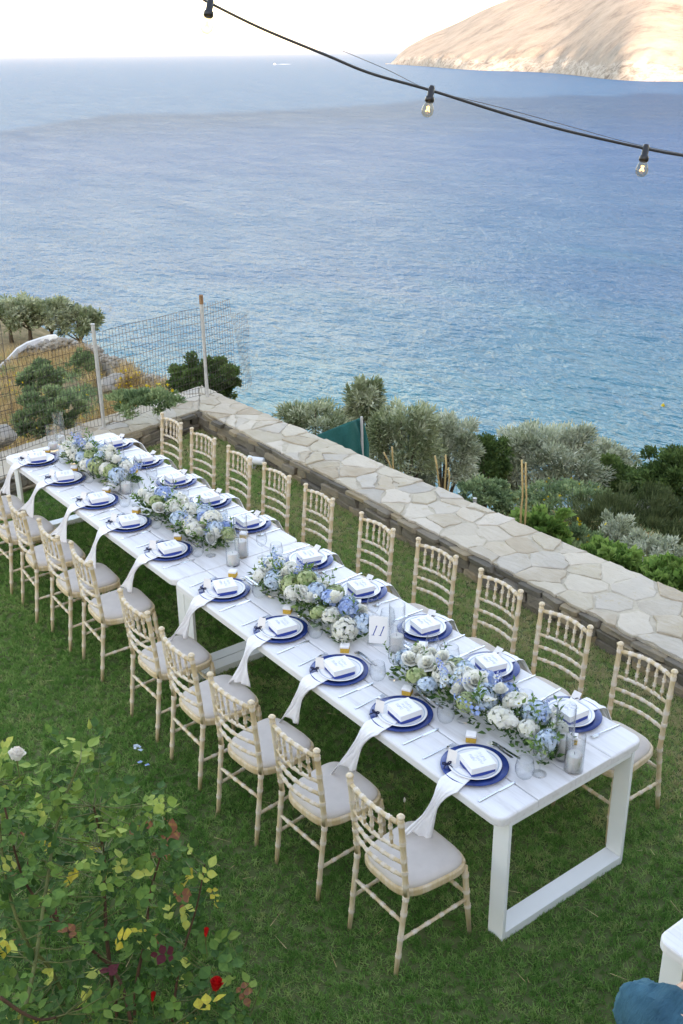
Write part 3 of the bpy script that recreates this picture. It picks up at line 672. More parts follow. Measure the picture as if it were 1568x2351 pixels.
bg_plant('olive_tree', 'airy grey-green olive tree with open twigs beside the green canvas', 'olive tree', 928, 930, 1105, 165, 12.6, M_OLIVE, 13, 8500, 0.085, 0.021, csz=0.26, group=TG, ncl=70, ntr=16)
bg_plant('olive_tree', 'rounded grey olive tree behind the first pair of bamboo canes', 'olive tree', 1025, 962, 1130, 155, 13.6, M_SILVER, 14, 8500, 0.085, 0.021, csz=0.26, group=TG, ncl=64, ntr=12)
bg_plant('olive_tree', 'large silvery olive tree with dense rounded crown, biggest beyond the wall', 'olive tree', 1262, 985, 1160, 265, 17.0, M_SILVER, 15, 19000, 0.10, 0.028, csz=0.22, group=TG, ncl=95, ntr=8)
bg_plant('olive_tree', 'pale olive tree half hidden behind the large silvery one', 'olive tree', 1398, 1022, 1110, 140, 19.5, M_SILVER, 16, 8000, 0.10, 0.028, csz=0.24, group=TG, ncl=60)
bg_plant('mastic_bush', 'dark green mastic bush between the two grey olives', 'bush', 1112, 1008, 1120, 120, 16.2, M_DARKG, 17, 7500, 0.06, 0.032, csz=0.26, group=TG, ncl=60)
bg_plant('mastic_tree', 'dark green tree in the gap right behind the large silvery olive', 'tree', 1415, 1062, 1165, 120, 17.6, M_DARKG, 18, 8000, 0.07, 0.036, csz=0.26, group=TG, ncl=60)
bg_plant('mastic_tree', 'big dark green tree at the edge of the view, over the pale rock', 'tree', 1548, 1045, 1190, 180, 16.0, M_DARKG, 19, 14000, 0.07, 0.036, csz=0.24, group=TG, ncl=80, ntr=14)
bg_plant('feathery_shrub', 'sprawling dark feathery shrub lying below the big dark tree', 'bush', 1455, 1162, 1262, 310, 13.2, M_FEATHER, 20, 17000, 0.11, 0.010, csz=0.18, upw=1.6, group=TG, ncl=120, trunk=False)
bg_plant('silver_shrub', 'bright silver shrub in front of the dark feathery shrub', 'bush', 1415, 1192, 1290, 95, 10.9, M_SILVER, 21, 4200, 0.055, 0.018, csz=0.22, upw=0.8, group=TG, ncl=55, trunk=False)
bg_plant('silver_shrub', 'wide silver shrub spilling beside the vines near the wall', 'bush', 1510, 1235, 1330, 150, 10.2, M_SILVER, 22, 5200, 0.055, 0.018, csz=0.2, upw=0.8, group=TG, ncl=70, trunk=False)
# vines and herbs hard against the wall
bg_plant('grape_vine', 'bright green vine beside the pair of crossed bamboo canes', 'vine', 1238, 1188, 1262, 130, 9.3, M_VINE, 23, 2300, 0.075, 0.062, csz=0.22, group=TG, trunk=False, upw=0.6)
bg_plant('grape_vine', 'leafy green vine tangled behind the middle of the near wall', 'vine', 1400, 1262, 1335, 130, 8.5, M_VINE, 24, 2300, 0.075, 0.062, csz=0.22, group=TG, trunk=False, upw=0.6)
bg_plant('grape_vine', 'leafy green vine by the wall at the edge of the view', 'vine', 1545, 1300, 1385, 150, 8.0, M_VINE, 25, 2700, 0.075, 0.062, csz=0.2, group=TG, trunk=False, upw=0.6)
bg_plant('flowering_herb', 'dark green herb dotted with yellow flowers beside the vines', 'plant', 1320, 1215, 1300, 150, 9.6, M_BLUEG, 26, 3600, 0.05, 0.022, csz=0.2, group=TG, trunk=False, flowers=60, upw=0.7)
bg_plant('flowering_herb', 'yellow flowered scrub growing at the foot of the large silvery olive', 'plant', 1290, 1122, 1180, 230, 14.2, M_BLUEG, 27, 5200, 0.06, 0.026, csz=0.18, group=TG, trunk=False, flowers=60, ncl=80)
bg_plant('flowering_herb', 'low blue-green scrub beside the dry grass and the grey post', 'plant', 1120, 1105, 1180, 130, 11.5, M_BLUEG, 28, 3600, 0.055, 0.024, csz=0.2, group=TG, trunk=False)
# on the headland side: mastic by the fence corner, scrub on the mound, olives on the knoll
HG = 'scrub on the dry slope behind the fence'
bg_plant('mastic_bush', 'round dark green bush behind the rusty topped fence post', 'bush', 470, 822, 925, 148, 13.4, M_DARKG, 31, 9500, 0.05, 0.028, csz=0.22, group=HG, ncl=75, ntr=5)
bg_plant('broom_bush', 'tall blue-green bush standing mid-slope behind the wire mesh', 'bush', 92, 838, 900, 92, 15.0, M_BLUEG, 32, 5200, 0.065, 0.022, csz=0.22, group=HG, trunk=False, upw=0.9)
bg_plant('broom_bush', 'large blue-green bush low on the slope behind the two far candle glasses', 'bush', 100, 905, 1005, 150, 11.8, M_BLUEG, 33, 8500, 0.06, 0.022, csz=0.22, group=HG, trunk=False, upw=0.9, flowers=14)
bg_plant('broom_bush', 'small green bush near the crest of the dry mound', 'bush', 190, 812, 856, 60, 17.5, M_BLUEG, 34, 2200, 0.06, 0.022, csz=0.25, group=HG, trunk=False, upw=0.9)
bg_plant('broom_bush', 'low green bush at the wall foot between the two fence posts', 'bush', 330, 900, 945, 150, 10.9, M_BLUEG, 35, 4200, 0.05, 0.02, csz=0.2, group=HG, trunk=False, upw=0.9, flowers=10)
bg_plant('yellow_herb', 'pale yellow flowering herb on the dry slope beside the grey rocks', 'plant', 300, 862, 905, 50, 13.5, M_DRY, 36, 1500, 0.06, 0.008, csz=0.25, group=HG, trunk=False, upw=1.5, flowers=70)
OG = 'olive trees on the far knoll'
for i, (x, tp, bt, wd, lab) in enumerate([(18, 690, 752, 95, 'olive tree on the far knoll, at the very edge of the view'), (62, 683, 748, 80, 'olive tree second along the far knoll'),
        (112, 688, 752, 90, 'olive tree in the middle of the far knoll row'), (180, 712, 766, 78, 'olive tree standing alone at the seaward end of the knoll')]):
    a, b_ = at_r(x, tp, 76), at_r(x, bt, 76); sl_ = (a-CAM).length; c = (a+b_)/2
    plant('olive_tree', lab, 'olive tree', (c.x, c.y, terrain_z(c.x, c.y)), c, (wd/FPX*sl_/2*1.15, wd/FPX*sl_/2*1.15, (a.z-b_.z)/2*1.15), 42, 4200, 0.28, 0.10, M_OLIVE, 40+i, OG, csz=0.3, trunk_r=0.14, ntr=6)
# knoll fence posts
kf = thing('post_fence', 'row of small white fence posts on the far knoll under the olives', 'fence', (0, 0, 0))
for i in range(9):
    p = at_r(95+i*24-60, 760, 70); z = terrain_z(p.x, p.y); mb = MB(); mb.tube([(p.x, p.y, z-0.3), (p.x, p.y, z+1.35)], 0.045, 6); mb.build('post', M_WHITEWASH, kf)

# whitewashed arch and dry stone wall on the mound
arch = thing('whitewashed_wall', 'curved whitewashed garden wall cresting the dry mound', 'wall', (0, 0, 0))
mb = MB(); pts = [(-30, 862, 24.0), (0, 838, 25.0), (18, 822, 25.8), (38, 800, 26.6), (62, 786, 27.2), (92, 776, 27.4), (112, 770, 27.2), (128, 769, 26.8), (134, 775, 26.2)]
P_ = [at_r(*p) for p in pts]
for i in range(len(P_)-1):
    a, b_ = P_[i], P_[i+1]; wv = Vector((a.x-CAM.x, a.y-CAM.y, 0)).normalized()*0.12; h0 = Vector((0, 0, 0.24 if i < 3 else 0.11)); dz = Vector((0, 0, 0.9))
    mb.add([a-wv-h0, b_-wv-h0, b_-wv*0.6, a-wv*0.6, a+wv-dz, b_+wv-dz, b_+wv*0.6, a+wv*0.6], [(0, 1, 2, 3), (3, 2, 6, 7), (7, 6, 5, 4)])
mb.build('coping', M_WHITEWASH, arch, smooth=False); arch['kind'] = 'thing'
rub = thing('dry_stone_wall', 'weathered dry stone retaining wall running down the mound from the white arch', 'stone wall', (0, 0, 0))
rub['kind'] = kf['kind'] = 'thing'
RV = []
for _ in range(7):
    bm = bmesh.new(); bmesh.ops.create_icosphere(bm, subdivisions=1, radius=0.5)
    for v_ in bm.verts: v_.co *= rng.uniform(0.75, 1.15)
    me = bpy.data.meshes.new('stone'); bm.to_mesh(me); bm.free(); me.materials.append(M_ROCK); RV.append(me)
crest = [(66, 796, 26.9), (92, 788, 27.1), (120, 779, 26.5), (160, 778, 26.0), (200, 790, 25.0), (240, 808, 22.5), (280, 828, 20.0), (310, 843, 18.4), (345, 858, 17.0), (375, 872, 16.0), (400, 884, 15.2)]
cnt = 0
for i in range(len(crest)-1):
    for k in range(26):
        t = rng.uniform(0, 1); x = crest[i][0]*(1-t)+crest[i+1][0]*t; y = crest[i][1]*(1-t)+crest[i+1][1]*t; r_ = crest[i][2]*(1-t)+crest[i+1][2]*t
        p = at_r(x, y+rng.uniform(1, 22), r_-0.1); o = ob('stone', RV[int(rng.integers(7))], rub); s_ = rng.uniform(0.07, 0.20)*(r_/24)
        o.location = p; o.scale = (s_*1.4, s_, s_*0.7); o.rotation_euler = (rng.uniform(-.3, .3), rng.uniform(-.3, .3), rng.uniform(0, 6.28)); cnt += 1
mbf = MB()
for i in range(len(crest)-1):
    a, b_ = at_r(*crest[i]), at_r(*crest[i+1]); dz = Vector((0, 0, 0.9)); a = a-Vector((0, 0, .07)); b_ = b_-Vector((0, 0, .07))
    wv = Vector((a.x-CAM.x, a.y-CAM.y, 0)).normalized()*0.25
    mbf.add([a-wv-dz, b_-wv-dz, b_, a, b_+wv*1.5-dz*0.5, a+wv*1.5-dz*0.5], [(0, 1, 2, 3), (3, 2, 4, 5)])
mbf.build('rubble_core', M_ROCK, rub)
for i, (x, y, r_, s_, lab) in enumerate([(268, 878, 15.0, 0.36, 'pale grey rock on the dry slope, just beside the nearer fence post'), (246, 884, 14.6, 0.26, 'small grey rock below the pale rock on the slope'),
        (4, 1000, 11.0, 0.30, 'brown boulder low on the slope at the frame edge behind the mesh'), (1500, 1168, 15.0, 0.45, 'pale flat rock in the shade under the big dark tree')]):
    p = at_r(x, y, r_); bm = bmesh.new(); bmesh.ops.create_icosphere(bm, subdivisions=3, radius=0.5)
    for v_ in bm.verts: v_.co *= 1+0.35*noise.noise(v_.co*2.3+Vector((i*7, 0, 0)))+0.12*noise.noise(v_.co*6)
    me = bpy.data.meshes.new('field_rock'); bm.to_mesh(me); bm.free(); me.materials.append(M_ROCK)
    o = ob('field_rock', me); o.location = (p.x, p.y, max(p.z, terrain_z(p.x, p.y)+0.05)); o.scale = (s_*1.2, s_, s_*0.75); tag(o, lab, 'rock', 'rocks on the slopes')
# dry grass and scrub carpet on the slopes
def carpet(name, n_, azr, rr_, ll, lw, m, up, seed, thresh, freq=0.55, k=5):
    g = np.random.default_rng(seed); V = []; val = []
    for _ in range(n_):
        az, r_ = g.uniform(*azr), g.uniform(*rr_)
        x, y = polar(az, r_)
        if noise.noise((x*freq, y*freq, seed)) < thresh or (x < 8.0 and y > -3.5): continue
        z = terrain_z(x, y); base = np.array([x, y, z]); sc = 1.0
        for q in range(k):
            d = g.normal(size=3)*0.45+np.array([0, 0, up]); d /= np.linalg.norm(d); L = ll*g.uniform(0.5, 1.4)*sc; s_ = np.cross(d, g.normal(size=3)); s_ /= np.linalg.norm(s_); p = base+g.normal(size=3)*np.array([.06, .06, .01])
            V.append([p-s_*lw, p+s_*lw, p+d*L+s_*lw*0.2, p+d*L-s_*lw*0.2]); val.append(np.clip(g.normal(0.5, 0.25), 0, 1))
    tag(soup(name, V, m, val), None, None, None, 'stuff')
carpet('dry_grass', 9000, (-29, -14), (9.2, 29), 0.26, 0.006, M_DRY, 1.0, 61, -0.18, k=6)
carpet('dry_grass', 8000, (-60, -35), (9, 27), 0.26, 0.006, M_DRY, 1.0, 62, -0.15, k=6)
carpet('low_scrub', 5500, (-29, -14), (9.0, 28), 0.11, 0.016, M_BLUEG, 0.6, 63, 0.02, 0.8, k=8)
carpet('low_scrub', 9000, (-62, -33), (8.3, 26), 0.13, 0.018, M_BLUEG, 0.6, 64, -0.05, 0.8, k=8)
carpet('yellow_flowers', 700, (-29, -14), (9.0, 22), 0.03, 0.014, M_YELLOW, 0.5, 65, -0.1, 0.7, k=3)
carpet('yellow_flowers', 600, (-60, -42), (8.3, 19), 0.03, 0.014, M_YELLOW, 0.5, 66, -0.1, 0.7, k=3)
for nm in ('yellow_flowers', 'yellow_flowers.001'):
    o = bpy.data.objects.get(nm)
    if o: o.location.z = 0.20

# bamboo canes and the grey stub post beyond the wall
CG = 'bamboo canes beyond the wall'
for i, (xb, yb, xt, yt, r_, lab) in enumerate([(903, 1090, 882, 1038, 10.3, 'bamboo cane leaning beside the green canvas'), (903, 1092, 900, 1025, 10.4, 'upright bamboo cane nearest the green canvas'),
        (1012, 1140, 999, 1046, 9.9, 'tall leaning bamboo cane, first of the cluster of three'), (1021, 1142, 1024, 1044, 9.9, 'tallest upright bamboo cane of the cluster of three'), (1029, 1146, 1031, 1074, 9.8, 'short bamboo cane of the cluster of three'),
        (1196, 1222, 1200, 1056, 9.0, 'tall bamboo cane of the crossed pair by the vine'), (1206, 1228, 1208, 1062, 9.0, 'second bamboo cane of the crossed pair by the vine')]):
    a, b_ = at_r(xb, yb, r_), at_r(xt, yt, r_); d = (a-b_); a2 = a+d*0.9; mb = MB(); k = 9
    pts = []; rad = []
    for q in range(k): pts.append(a2.lerp(b_, q/(k-1))+Vector((0.006*math.sin(q*2+i), 0.006*math.cos(q*1.5), 0))); rad.append(0.0085+(0.0018 if q % 2 else 0))
    mb.tube(pts, rad, 7); tag(mb.build('bamboo_cane', M_CANE, smooth=True), lab, 'cane', CG)
a, b_ = at_r(1090, 1172, 9.9), at_r(1090, 1146, 9.9); mb = MB(); mb.tube([a-Vector((0, 0, 0.4)), b_], 0.018, 8); mb.tube([b_, b_+Vector((0, 0, 0.012))], 0.022, 8)
tag(mb.build('stub_post', M_GALV), 'short grey metal post peeping over the wall by the dry grass', 'post')
# dark green canvas stretched behind the wall
G = [[(722, 1001), (760, 985), (800, 969), (828, 959)], [(730, 1012), (768, 1004), (806, 994), (838, 980)], [(752, 1035), (785, 1035), (815, 1033), (846, 1020)], [(775, 1062), (800, 1068), (826, 1072), (846, 1068)]]
rows, cols = 16, 22; vs = []
for i in range(rows):
    for j in range(cols):
        u, v_ = j/(cols-1)*3, i/(rows-1)*3; a0, b0 = min(int(u), 2), min(int(v_), 2); fu, fv = u-a0, v_-b0
        x = (G[b0][a0][0]*(1-fu)+G[b0][a0+1][0]*fu)*(1-fv)+(G[b0+1][a0][0]*(1-fu)+G[b0+1][a0+1][0]*fu)*fv
        y = (G[b0][a0][1]*(1-fu)+G[b0][a0+1][1]*fu)*(1-fv)+(G[b0+1][a0][1]*(1-fu)+G[b0+1][a0+1][1]*fu)*fv
        uu = j/(cols-1); r_ = 10.9+0.35*uu+0.05*math.sin(uu*16+i*0.25)*(0.3+uu)+(0.22 if uu > 0.85 else 0)
        vs.append(at_r(x, y, r_))
mb = MB(); mb.add(vs, [(i*cols+j, i*cols+j+1, (i+1)*cols+j+1, (i+1)*cols+j) for i in range(rows-1) for j in range(cols-1)])
cv = thing('canvas_sheet', 'dark teal canvas sheet stretched to a peak behind the sea wall', 'canvas', (0, 0, 0))
o = mb.build('sheet', M_CANVAS, cv, smooth=True); sm = o.modifiers.new('thick', 'SOLIDIFY'); sm.thickness = 0.006
mb = MB(); mb.tube([at_r(834, 1075, 11.2)-Vector((0, 0, .5)), at_r(830, 957, 11.25)], 0.016, 8); mb.build('support_pole', M_GALV, cv)
# boat and buoy on the sea
def sea_pt(x, y): return at_z(x, y, SEA_Z)
p = sea_pt(631, 148); bt = thing('motor_boat', 'tiny white motor boat leaving a wake near the horizon', 'boat', p, R(60))
mb = MB(); secs = [(-4.5, 1.5, 1.2), (0, 1.7, 1.25), (3, 1.2, 1.5), (5, 0.05, 1.8)]; vs = []
for x, hw, dk in secs: vs += [(x, -hw, dk), (x, -hw*0.6, -0.3), (x, hw*0.6, -0.3), (x, hw, dk)]
mb.add(vs, [(i*4+j, i*4+(j+1) % 4, (i+1)*4+(j+1) % 4, (i+1)*4+j) for i in range(3) for j in range(4)]+[(3, 2, 1, 0)]); mb.build('hull', M_PAINT, bt)
mb = MB(); mb.box((0, 0, 1.9), (3.4, 2.2, 1.5), 0, 0, 0.3); mb.build('cabin', M_PAINT, bt)
mb = MB(); mb.add([(-5, -1.5, 0.5), (-60, -9, 0.2), (-60, 9, 0.2), (-5, 1.5, 0.5), (-30, 0, 1.0)], [(0, 1, 4), (1, 2, 4), (2, 3, 4), (3, 0, 4)]); mb.build('wake', M_PAINT, bt)
p = sea_pt(1522, 932); by = thing('mooring_buoy', 'small yellow buoy floating on the turquoise water', 'buoy', p)
mb = MB(); mb.lathe([(0, -0.2), (0.2, -0.15), (0.28, 0.05), (0.2, 0.25), (0.06, 0.34), (0.05, 0.42), (0, 0.43)], 14); mb.build('float', M_YELLOW, by, smooth=True)
mb = MB(); mb.tube([(0, 0, 0.4), (0.04, 0, 0.50), (0, 0, 0.56), (-0.04, 0, 0.50), (0, 0, 0.42)], 0.012, 6); mb.build('ring', M_GALV, by)
# ================================================================ TABLES
TH, TW, TL, GS = 0.76, 1.0154, 2.995, 0.012
def plank_mesh(L, y0, y1, rcorner, z0, z1, bev=0.006):
    """plank along x; rcorner: 'lo' / 'hi' / None rounds its two outer corners"""
    rad = 0.055; P = []
    def arc(cx, cy_, a0, a1): return [(cx+rad*math.cos(a0+(a1-a0)*k/5), cy_+rad*math.sin(a0+(a1-a0)*k/5)) for k in range(6)]
    H = math.pi/2
    P += arc(rad, y0+rad, 2*H, 3*H) if rcorner == 'lo' else [(0, y0)]
    P += arc(L-rad, y0+rad, 3*H, 4*H) if rcorner == 'lo' else [(L, y0)]
    P += arc(L-rad, y1-rad, 0, H) if rcorner == 'hi' else [(L, y1)]
    P += arc(rad, y1-rad, H, 2*H) if rcorner == 'hi' else [(0, y1)]
    bm = bmesh.new(); f = bm.faces.new([bm.verts.new((x, y, z0)) for x, y in P]); r_ = bmesh.ops.extrude_face_region(bm, geom=[f])
    for v_ in r_['geom']:
        if isinstance(v_, bmesh.types.BMVert): v_.co.z = z1
    bmesh.ops.recalc_face_normals(bm, faces=bm.faces[:])
    top = [e for e in bm.edges if all(abs(v_.co.z-z1) < 1e-6 for v_ in e.verts)]
    bmesh.ops.bevel(bm, geom=top, offset=bev, segments=3, profile=0.5, affect='EDGES')
    me = bpy.data.meshes.new('plank'); bm.to_mesh(me); bm.free(); me.materials.append(M_PLANK); return me
def make_table(label, x0, far_inset):
    t = thing('dining_table', label, 'table', (x0, 0, 0), 0, 'white tables set end to end')
    e = [0.0, -0.252, -0.508, -0.764, -TW]
    for k in range(4):
        me = plank_mesh(TL, e[k+1]+(0.0012 if k < 3 else 0), e[k]-(0.0012 if k else 0), 'hi' if k == 0 else ('lo' if k == 3 else None), TH-0.045, TH-0.0005*(k % 2), 0.012 if k in (0, 3) else 0.005)
        ob('plank', me, t)
    LW, LT, IN = 0.098, 0.020, 0.066
    for fx in (0.0, TL-LW-far_inset):
        for y in (-IN, -TW+IN):
            mb = MB(); mb.box((fx+LW/2, y+(-LT/2 if y > -TW/2 else LT/2), (TH-0.046)/2), (LW, LT, TH-0.047), 0, 0, 0.003); mb.build('leg', M_PAINT, t)
        mb = MB(); mb.box((fx+LW/2, -TW/2, 0.030), (LW, TW-2*IN-2*LT-0.002, 0.050), 0, 0, 0.003); mb.build('foot_rail', M_PAINT, t)
        mb = MB(); mb.box((fx+LW/2, -TW/2, TH-0.060), (LW-0.01, TW-2*IN-2*LT-0.002, 0.024), 0, 0, 0.002); mb.build('top_rail', M_PAINT, t)
    return t
make_table('long white plank table nearer the camera, with the open square end frame in view', 0.0, 0.0)
make_table('long white plank table farther away, ending at the stone wall corner with the fence', 3.002, 0.0)
make_table('white plank table only a corner of which shows, beside the person in teal', -0.85-TL, 0.0)

# ================================================================ CHAIRS
def bamboo_tube(mb, pts, r, nodes, n=8, bulge=1.28, tip=None):
    """tube with raised pale nodes at the fractions listed"""
    pts = [Vector(p) for p in pts]; seg = [(pts[i+1]-pts[i]).length for i in range(len(pts)-1)]; T = sum(seg)
    def pt(u):
        s = u*T
        for i, L in enumerate(seg):
            if s <= L or i == len(seg)-1: return pts[i].lerp(pts[i+1], min(1, s/L))
            s -= L
    us = {0.0: (r, 0), 1.0: (r if tip is None else tip, 0)}; hw = 0.010/T
    for i in range(1, len(pts)-1): us[sum(seg[:i])/T] = (r, 0)
    for u in nodes:
        for du, k, nv in ((-1.6, 1.0, 0.0), (-0.75, bulge, 0.9), (-0.12, 1.1, 1), (0.12, 1.1, 1), (0.75, bulge, 0.9), (1.6, 1.0, 0.0)):
            us[min(0.999, max(0.001, u+du*hw))] = (r*k, nv)
    ks = sorted(us); rads = [us[k][0] for k in ks]
    if tip is not None: rads = [a*(tip/r+(1-tip/r)*min(1, (1-k)*2.2)) for a, k in zip(rads, ks)]
    mb.tube([pt(k) for k in ks], rads, n, 0, True, [us[k][1] for k in ks])
def curve3(a, b_, bow, k=7):
    a, b_ = Vector(a), Vector(b_); return [a.lerp(b_, i/k)+Vector(bow)*math.sin(math.pi*i/k) for i in range(k+1)]
def make_chair(label, loc, rz, group):
    """faces +y; back at -y; x across"""
    t = thing('chiavari_chair', label, 'chair', loc, rz, group)
    PX, R_ = 0.178, 0.0142
    back = lambda z: -0.190-0.10*max(0, (z-0.45))**1.15 - 0.055*max(0, 0.45-z)/0.45*1.0
    xs = lambda z: PX+0.004*(z-0.45)
    for s in (-1, 1):
        mb = MB(); pts = [(s*xs(z), back(z), z) for z in (0.905, 0.76, 0.60, 0.45, 0.30, 0.0)]
        bamboo_tube(mb, pts, R_, [0.035, 0.155, 0.265, 0.345, 0.43, 0.52, 0.61, 0.76, 0.87], 9, 1.22, 0.0125); bp = mb.build('back_post', M_CHAIR, t, smooth=True)
        mb = MB(); p = Vector((s*xs(.905), back(.905), .905)); mb.lathe([(0.012, -0.004), (0.018, 0.002), (0.0195, 0.009), (0.014, 0.017), (0.0, 0.019)], 10, p); mb.build('post_knob', M_CHAIR, bp, smooth=True)
        mb = MB(); bamboo_tube(mb, [(s*0.178, 0.170, 0.42), (s*0.186, 0.188, 0.20), (s*0.196, 0.205, 0.0)], 0.0150, [0.12, 0.36, 0.58], 9, 1.25, 0.0125); mb.build('front_leg', M_CHAIR, t, smooth=True)
    for i, (z, nm, rr) in enumerate(((0.870, 'top_rail', 0.0112), (0.718, 'cross_rail', 0.0092), (0.640, 'cross_rail', 0.0094), (0.560, 'cross_rail', 0.0094))):
        mb = MB(); bamboo_tube(mb, curve3((-xs(z), back(z), z), (xs(z), back(z), z), (0, -0.030, 0.012 if i == 0 else 0.0)), rr, [0.18, 0.34, 0.5, 0.66, 0.82], 8, 1.35); mb.build(nm, M_CHAIR, t, smooth=True)
    for k in range(5):
        u = (k+1)/6; x = -PX+2*PX*u; bw = -0.030*math.sin(math.pi*u)
        mb = MB(); bamboo_tube(mb, [(x, back(.718)+bw, .722), (x, back(.87)+bw, .872+0.01*math.sin(math.pi*u))], 0.0068, [0.28, 0.66], 7, 1.75); mb.build('spindle', M_CHAIR, t, smooth=True)
    # seat frame: rounded trapezoid ring, cushion domed on top
    def outline(k, n_=40):
        P = []
        for i in range(n_):
            a = 2*math.pi*i/n_; c_, s_ = math.cos(a), math.sin(a); e = 0.52
            x = math.copysign(abs(c_)**e, c_); y = math.copysign(abs(s_)**e, s_); hw = (0.196+0.018*y)*k
            P.append((x*hw, y*0.200*k+0.004))
        return P
    mb = MB(); rings = [(0.93, 0.405), (1.0, 0.408), (1.018, 0.418), (1.0, 0.430), (1.018, 0.440), (0.995, 0.448), (0.90, 0.448)]; n_ = 40; vs = []
    for k, z in rings: vs += [(x, y, z) for x, y in outline(k)]
    mb.add(vs, [(i*n_+j, i*n_+(j+1) % n_, (i+1)*n_+(j+1) % n_, (i+1)*n_+j) for i in range(len(rings)-1) for j in range(n_)]+[tuple(range(n_-1, -1, -1))])
    mb.build('seat_frame', M_CHAIR, t, smooth=True)
    mb = MB(); vs = []; rings = [(0.945, 0.444), (0.955, 0.456), (0.925, 0.468), (0.84, 0.477), (0.65, 0.484), (0.35, 0.487)]
    for k, z in rings: vs += [(x, y, z) for x, y in outline(k)]
    vs.append((0, 0.004, 0.488)); m_ = len(rings)-1
    mb.add(vs, [(i*n_+j, i*n_+(j+1) % n_, (i+1)*n_+(j+1) % n_, (i+1)*n_+j) for i in range(m_) for j in range(n_)]+[(m_*n_+j, m_*n_+(j+1) % n_, len(vs)-1) for j in range(n_)])
    mb.build('cushion', M_CUSH, t, smooth=True)
    fr = lambda z: 0.170+0.035*(0.42-z)/0.42; fxx = lambda z: 0.178+0.018*(0.42-z)/0.42
    for a, b_ in (((-xs(.3), back(.30), .30), (xs(.3), back(.30), .30)), ((-fxx(.25), fr(.25), .25), (fxx(.25), fr(.25), .25)), ((-xs(.2), back(.20), .20), (-fxx(.22), fr(.22), .22)), ((xs(.2), back(.20), .20), (fxx(.22), fr(.22), .22))):
        mb = MB(); bamboo_tube(mb, [a, b_], 0.0092, [0.2, 0.4, 0.6, 0.8], 7, 1.35); mb.build('stretcher', M_CHAIR, t, smooth=True)
    return t
LX = [0.338, 0.950, 1.492, 2.058, 2.64, 3.468, 3.975, 4.518, 5.10, 5.66]; LY = [.452, .468, .50, .49, .46, .42, .435, .45, .44, .45]
LR = [-0.5, 4, 2, 0, -2.5, -1.5, -4, -4, -3, -2]
LR = [a+b_ for a, b_ in zip(LR, (0.5, -2, 2.5, -1.5, 2, -2.5, 1.5, -1, 2, -2))]
RX = [0.338, 0.914, 1.482, 2.061, 2.65, 3.345, 3.916, 4.446, 5.02, 5.575]; RY = [-1.442, -1.45, -1.47, -1.475, -1.434, -1.435, -1.441, -1.422, -1.427, -1.415]
RRt = [1, 0, -1, -1, -2, 0, -3, 0, 1, -3]
RRt = [a+b_ for a, b_ in zip(RRt, (-1.5, 2, -1.5, 2.5, 1, -2, 2, -2.5, 1.5, 2))]
proto = None; k0 = 0.235+0.0
for side in (0, 1):
    for i in range(10):
        nm = 'lawn side' if side == 0 else 'wall side'
        lab = f'limewashed chiavari chair with beige cushion, {ORD[i]} from the near end on the {nm}'
        if side == 0: loc, rz = (LX[i], LY[i]-k0, 0), math.pi+R(LR[i])
        else: loc, rz = (RX[i], RY[i]+k0, 0), R(RRt[i])
        g = 'chairs along the lawn side' if side == 0 else 'chairs along the wall side'
        if proto is None: proto = make_chair(lab, loc, rz, g)
        else: dup(proto, loc, rz, lab, g)
dup(proto, (-1.235, 0.215, 0), math.pi, 'limewashed chiavari chair the person in teal is sitting on', 'chairs along the lawn side')

# ================================================================ PLACE SETTINGS
T0 = TH
def lathe_mesh(name, prof, mats, n=40, mis=None, smooth=True):
    mb = MB(); mb.lathe(prof, n, (0, 0, 0), 0, mis); return mb.build(name, mats, None, smooth, link=False)
me_charger = lathe_mesh('charger_plate', [(0, 0.0), (0.10, 0.0), (0.112, 0.002), (0.162, 0.0125), (0.1655, 0.0150), (0.164, 0.0168), (0.118, 0.0085), (0.108, 0.0062), (0, 0.006)], M_CHARGER, 48)
me_plate = lathe_mesh('dinner_plate', [(0, 0.0), (0.075, 0.0), (0.082, 0.002), (0.128, 0.0165), (0.1305, 0.0185), (0.1285, 0.0200), (0.118, 0.0172), (0.112, 0.0158), (0.084, 0.0068), (0.078, 0.0058), (0, 0.0055)], [M_PLATE, M_RIMLINE], 48, [0, 0, 0, 0, 0, 0, 1, 0, 0, 0])
mb = MB(); mb.box((0, 0, 0.0130), (0.126, 0.126, 0.026), 0, 0, 0.001); me_boxbase = mb.build('box_base', M_BLUECARD, link=False)
mb = MB(); mb.box((0, 0, 0.0395), (0.131, 0.131, 0.033), 0, 0, 0.0015); me_boxlid = mb.build('box_lid', M_LID, link=False)
def script_mesh(seed):
    g = np.random.default_rng(seed); mb = MB()
    for row, (y, x0, x1) in enumerate(((0.026, -0.045, 0.030), (0.002, -0.030, 0.045), (-0.022, -0.045, 0.010))):
        k = 46; pts = []
        ph = g.uniform(0, 6)
        for i in range(k):
            u = i/(k-1); x = x0+(x1-x0)*u+0.004*math.sin(u*34+ph); a = 0.005+0.0045*abs(math.sin(u*7+ph*2)); pts.append((x, y+a*math.sin(u*46+ph), 0.0567))
        mb.tube(pts, 0.0007, 3, 0, False)
    return mb.build('script', M_SCRIPT, link=False)
me_script = [script_mesh(s) for s in range(3)]
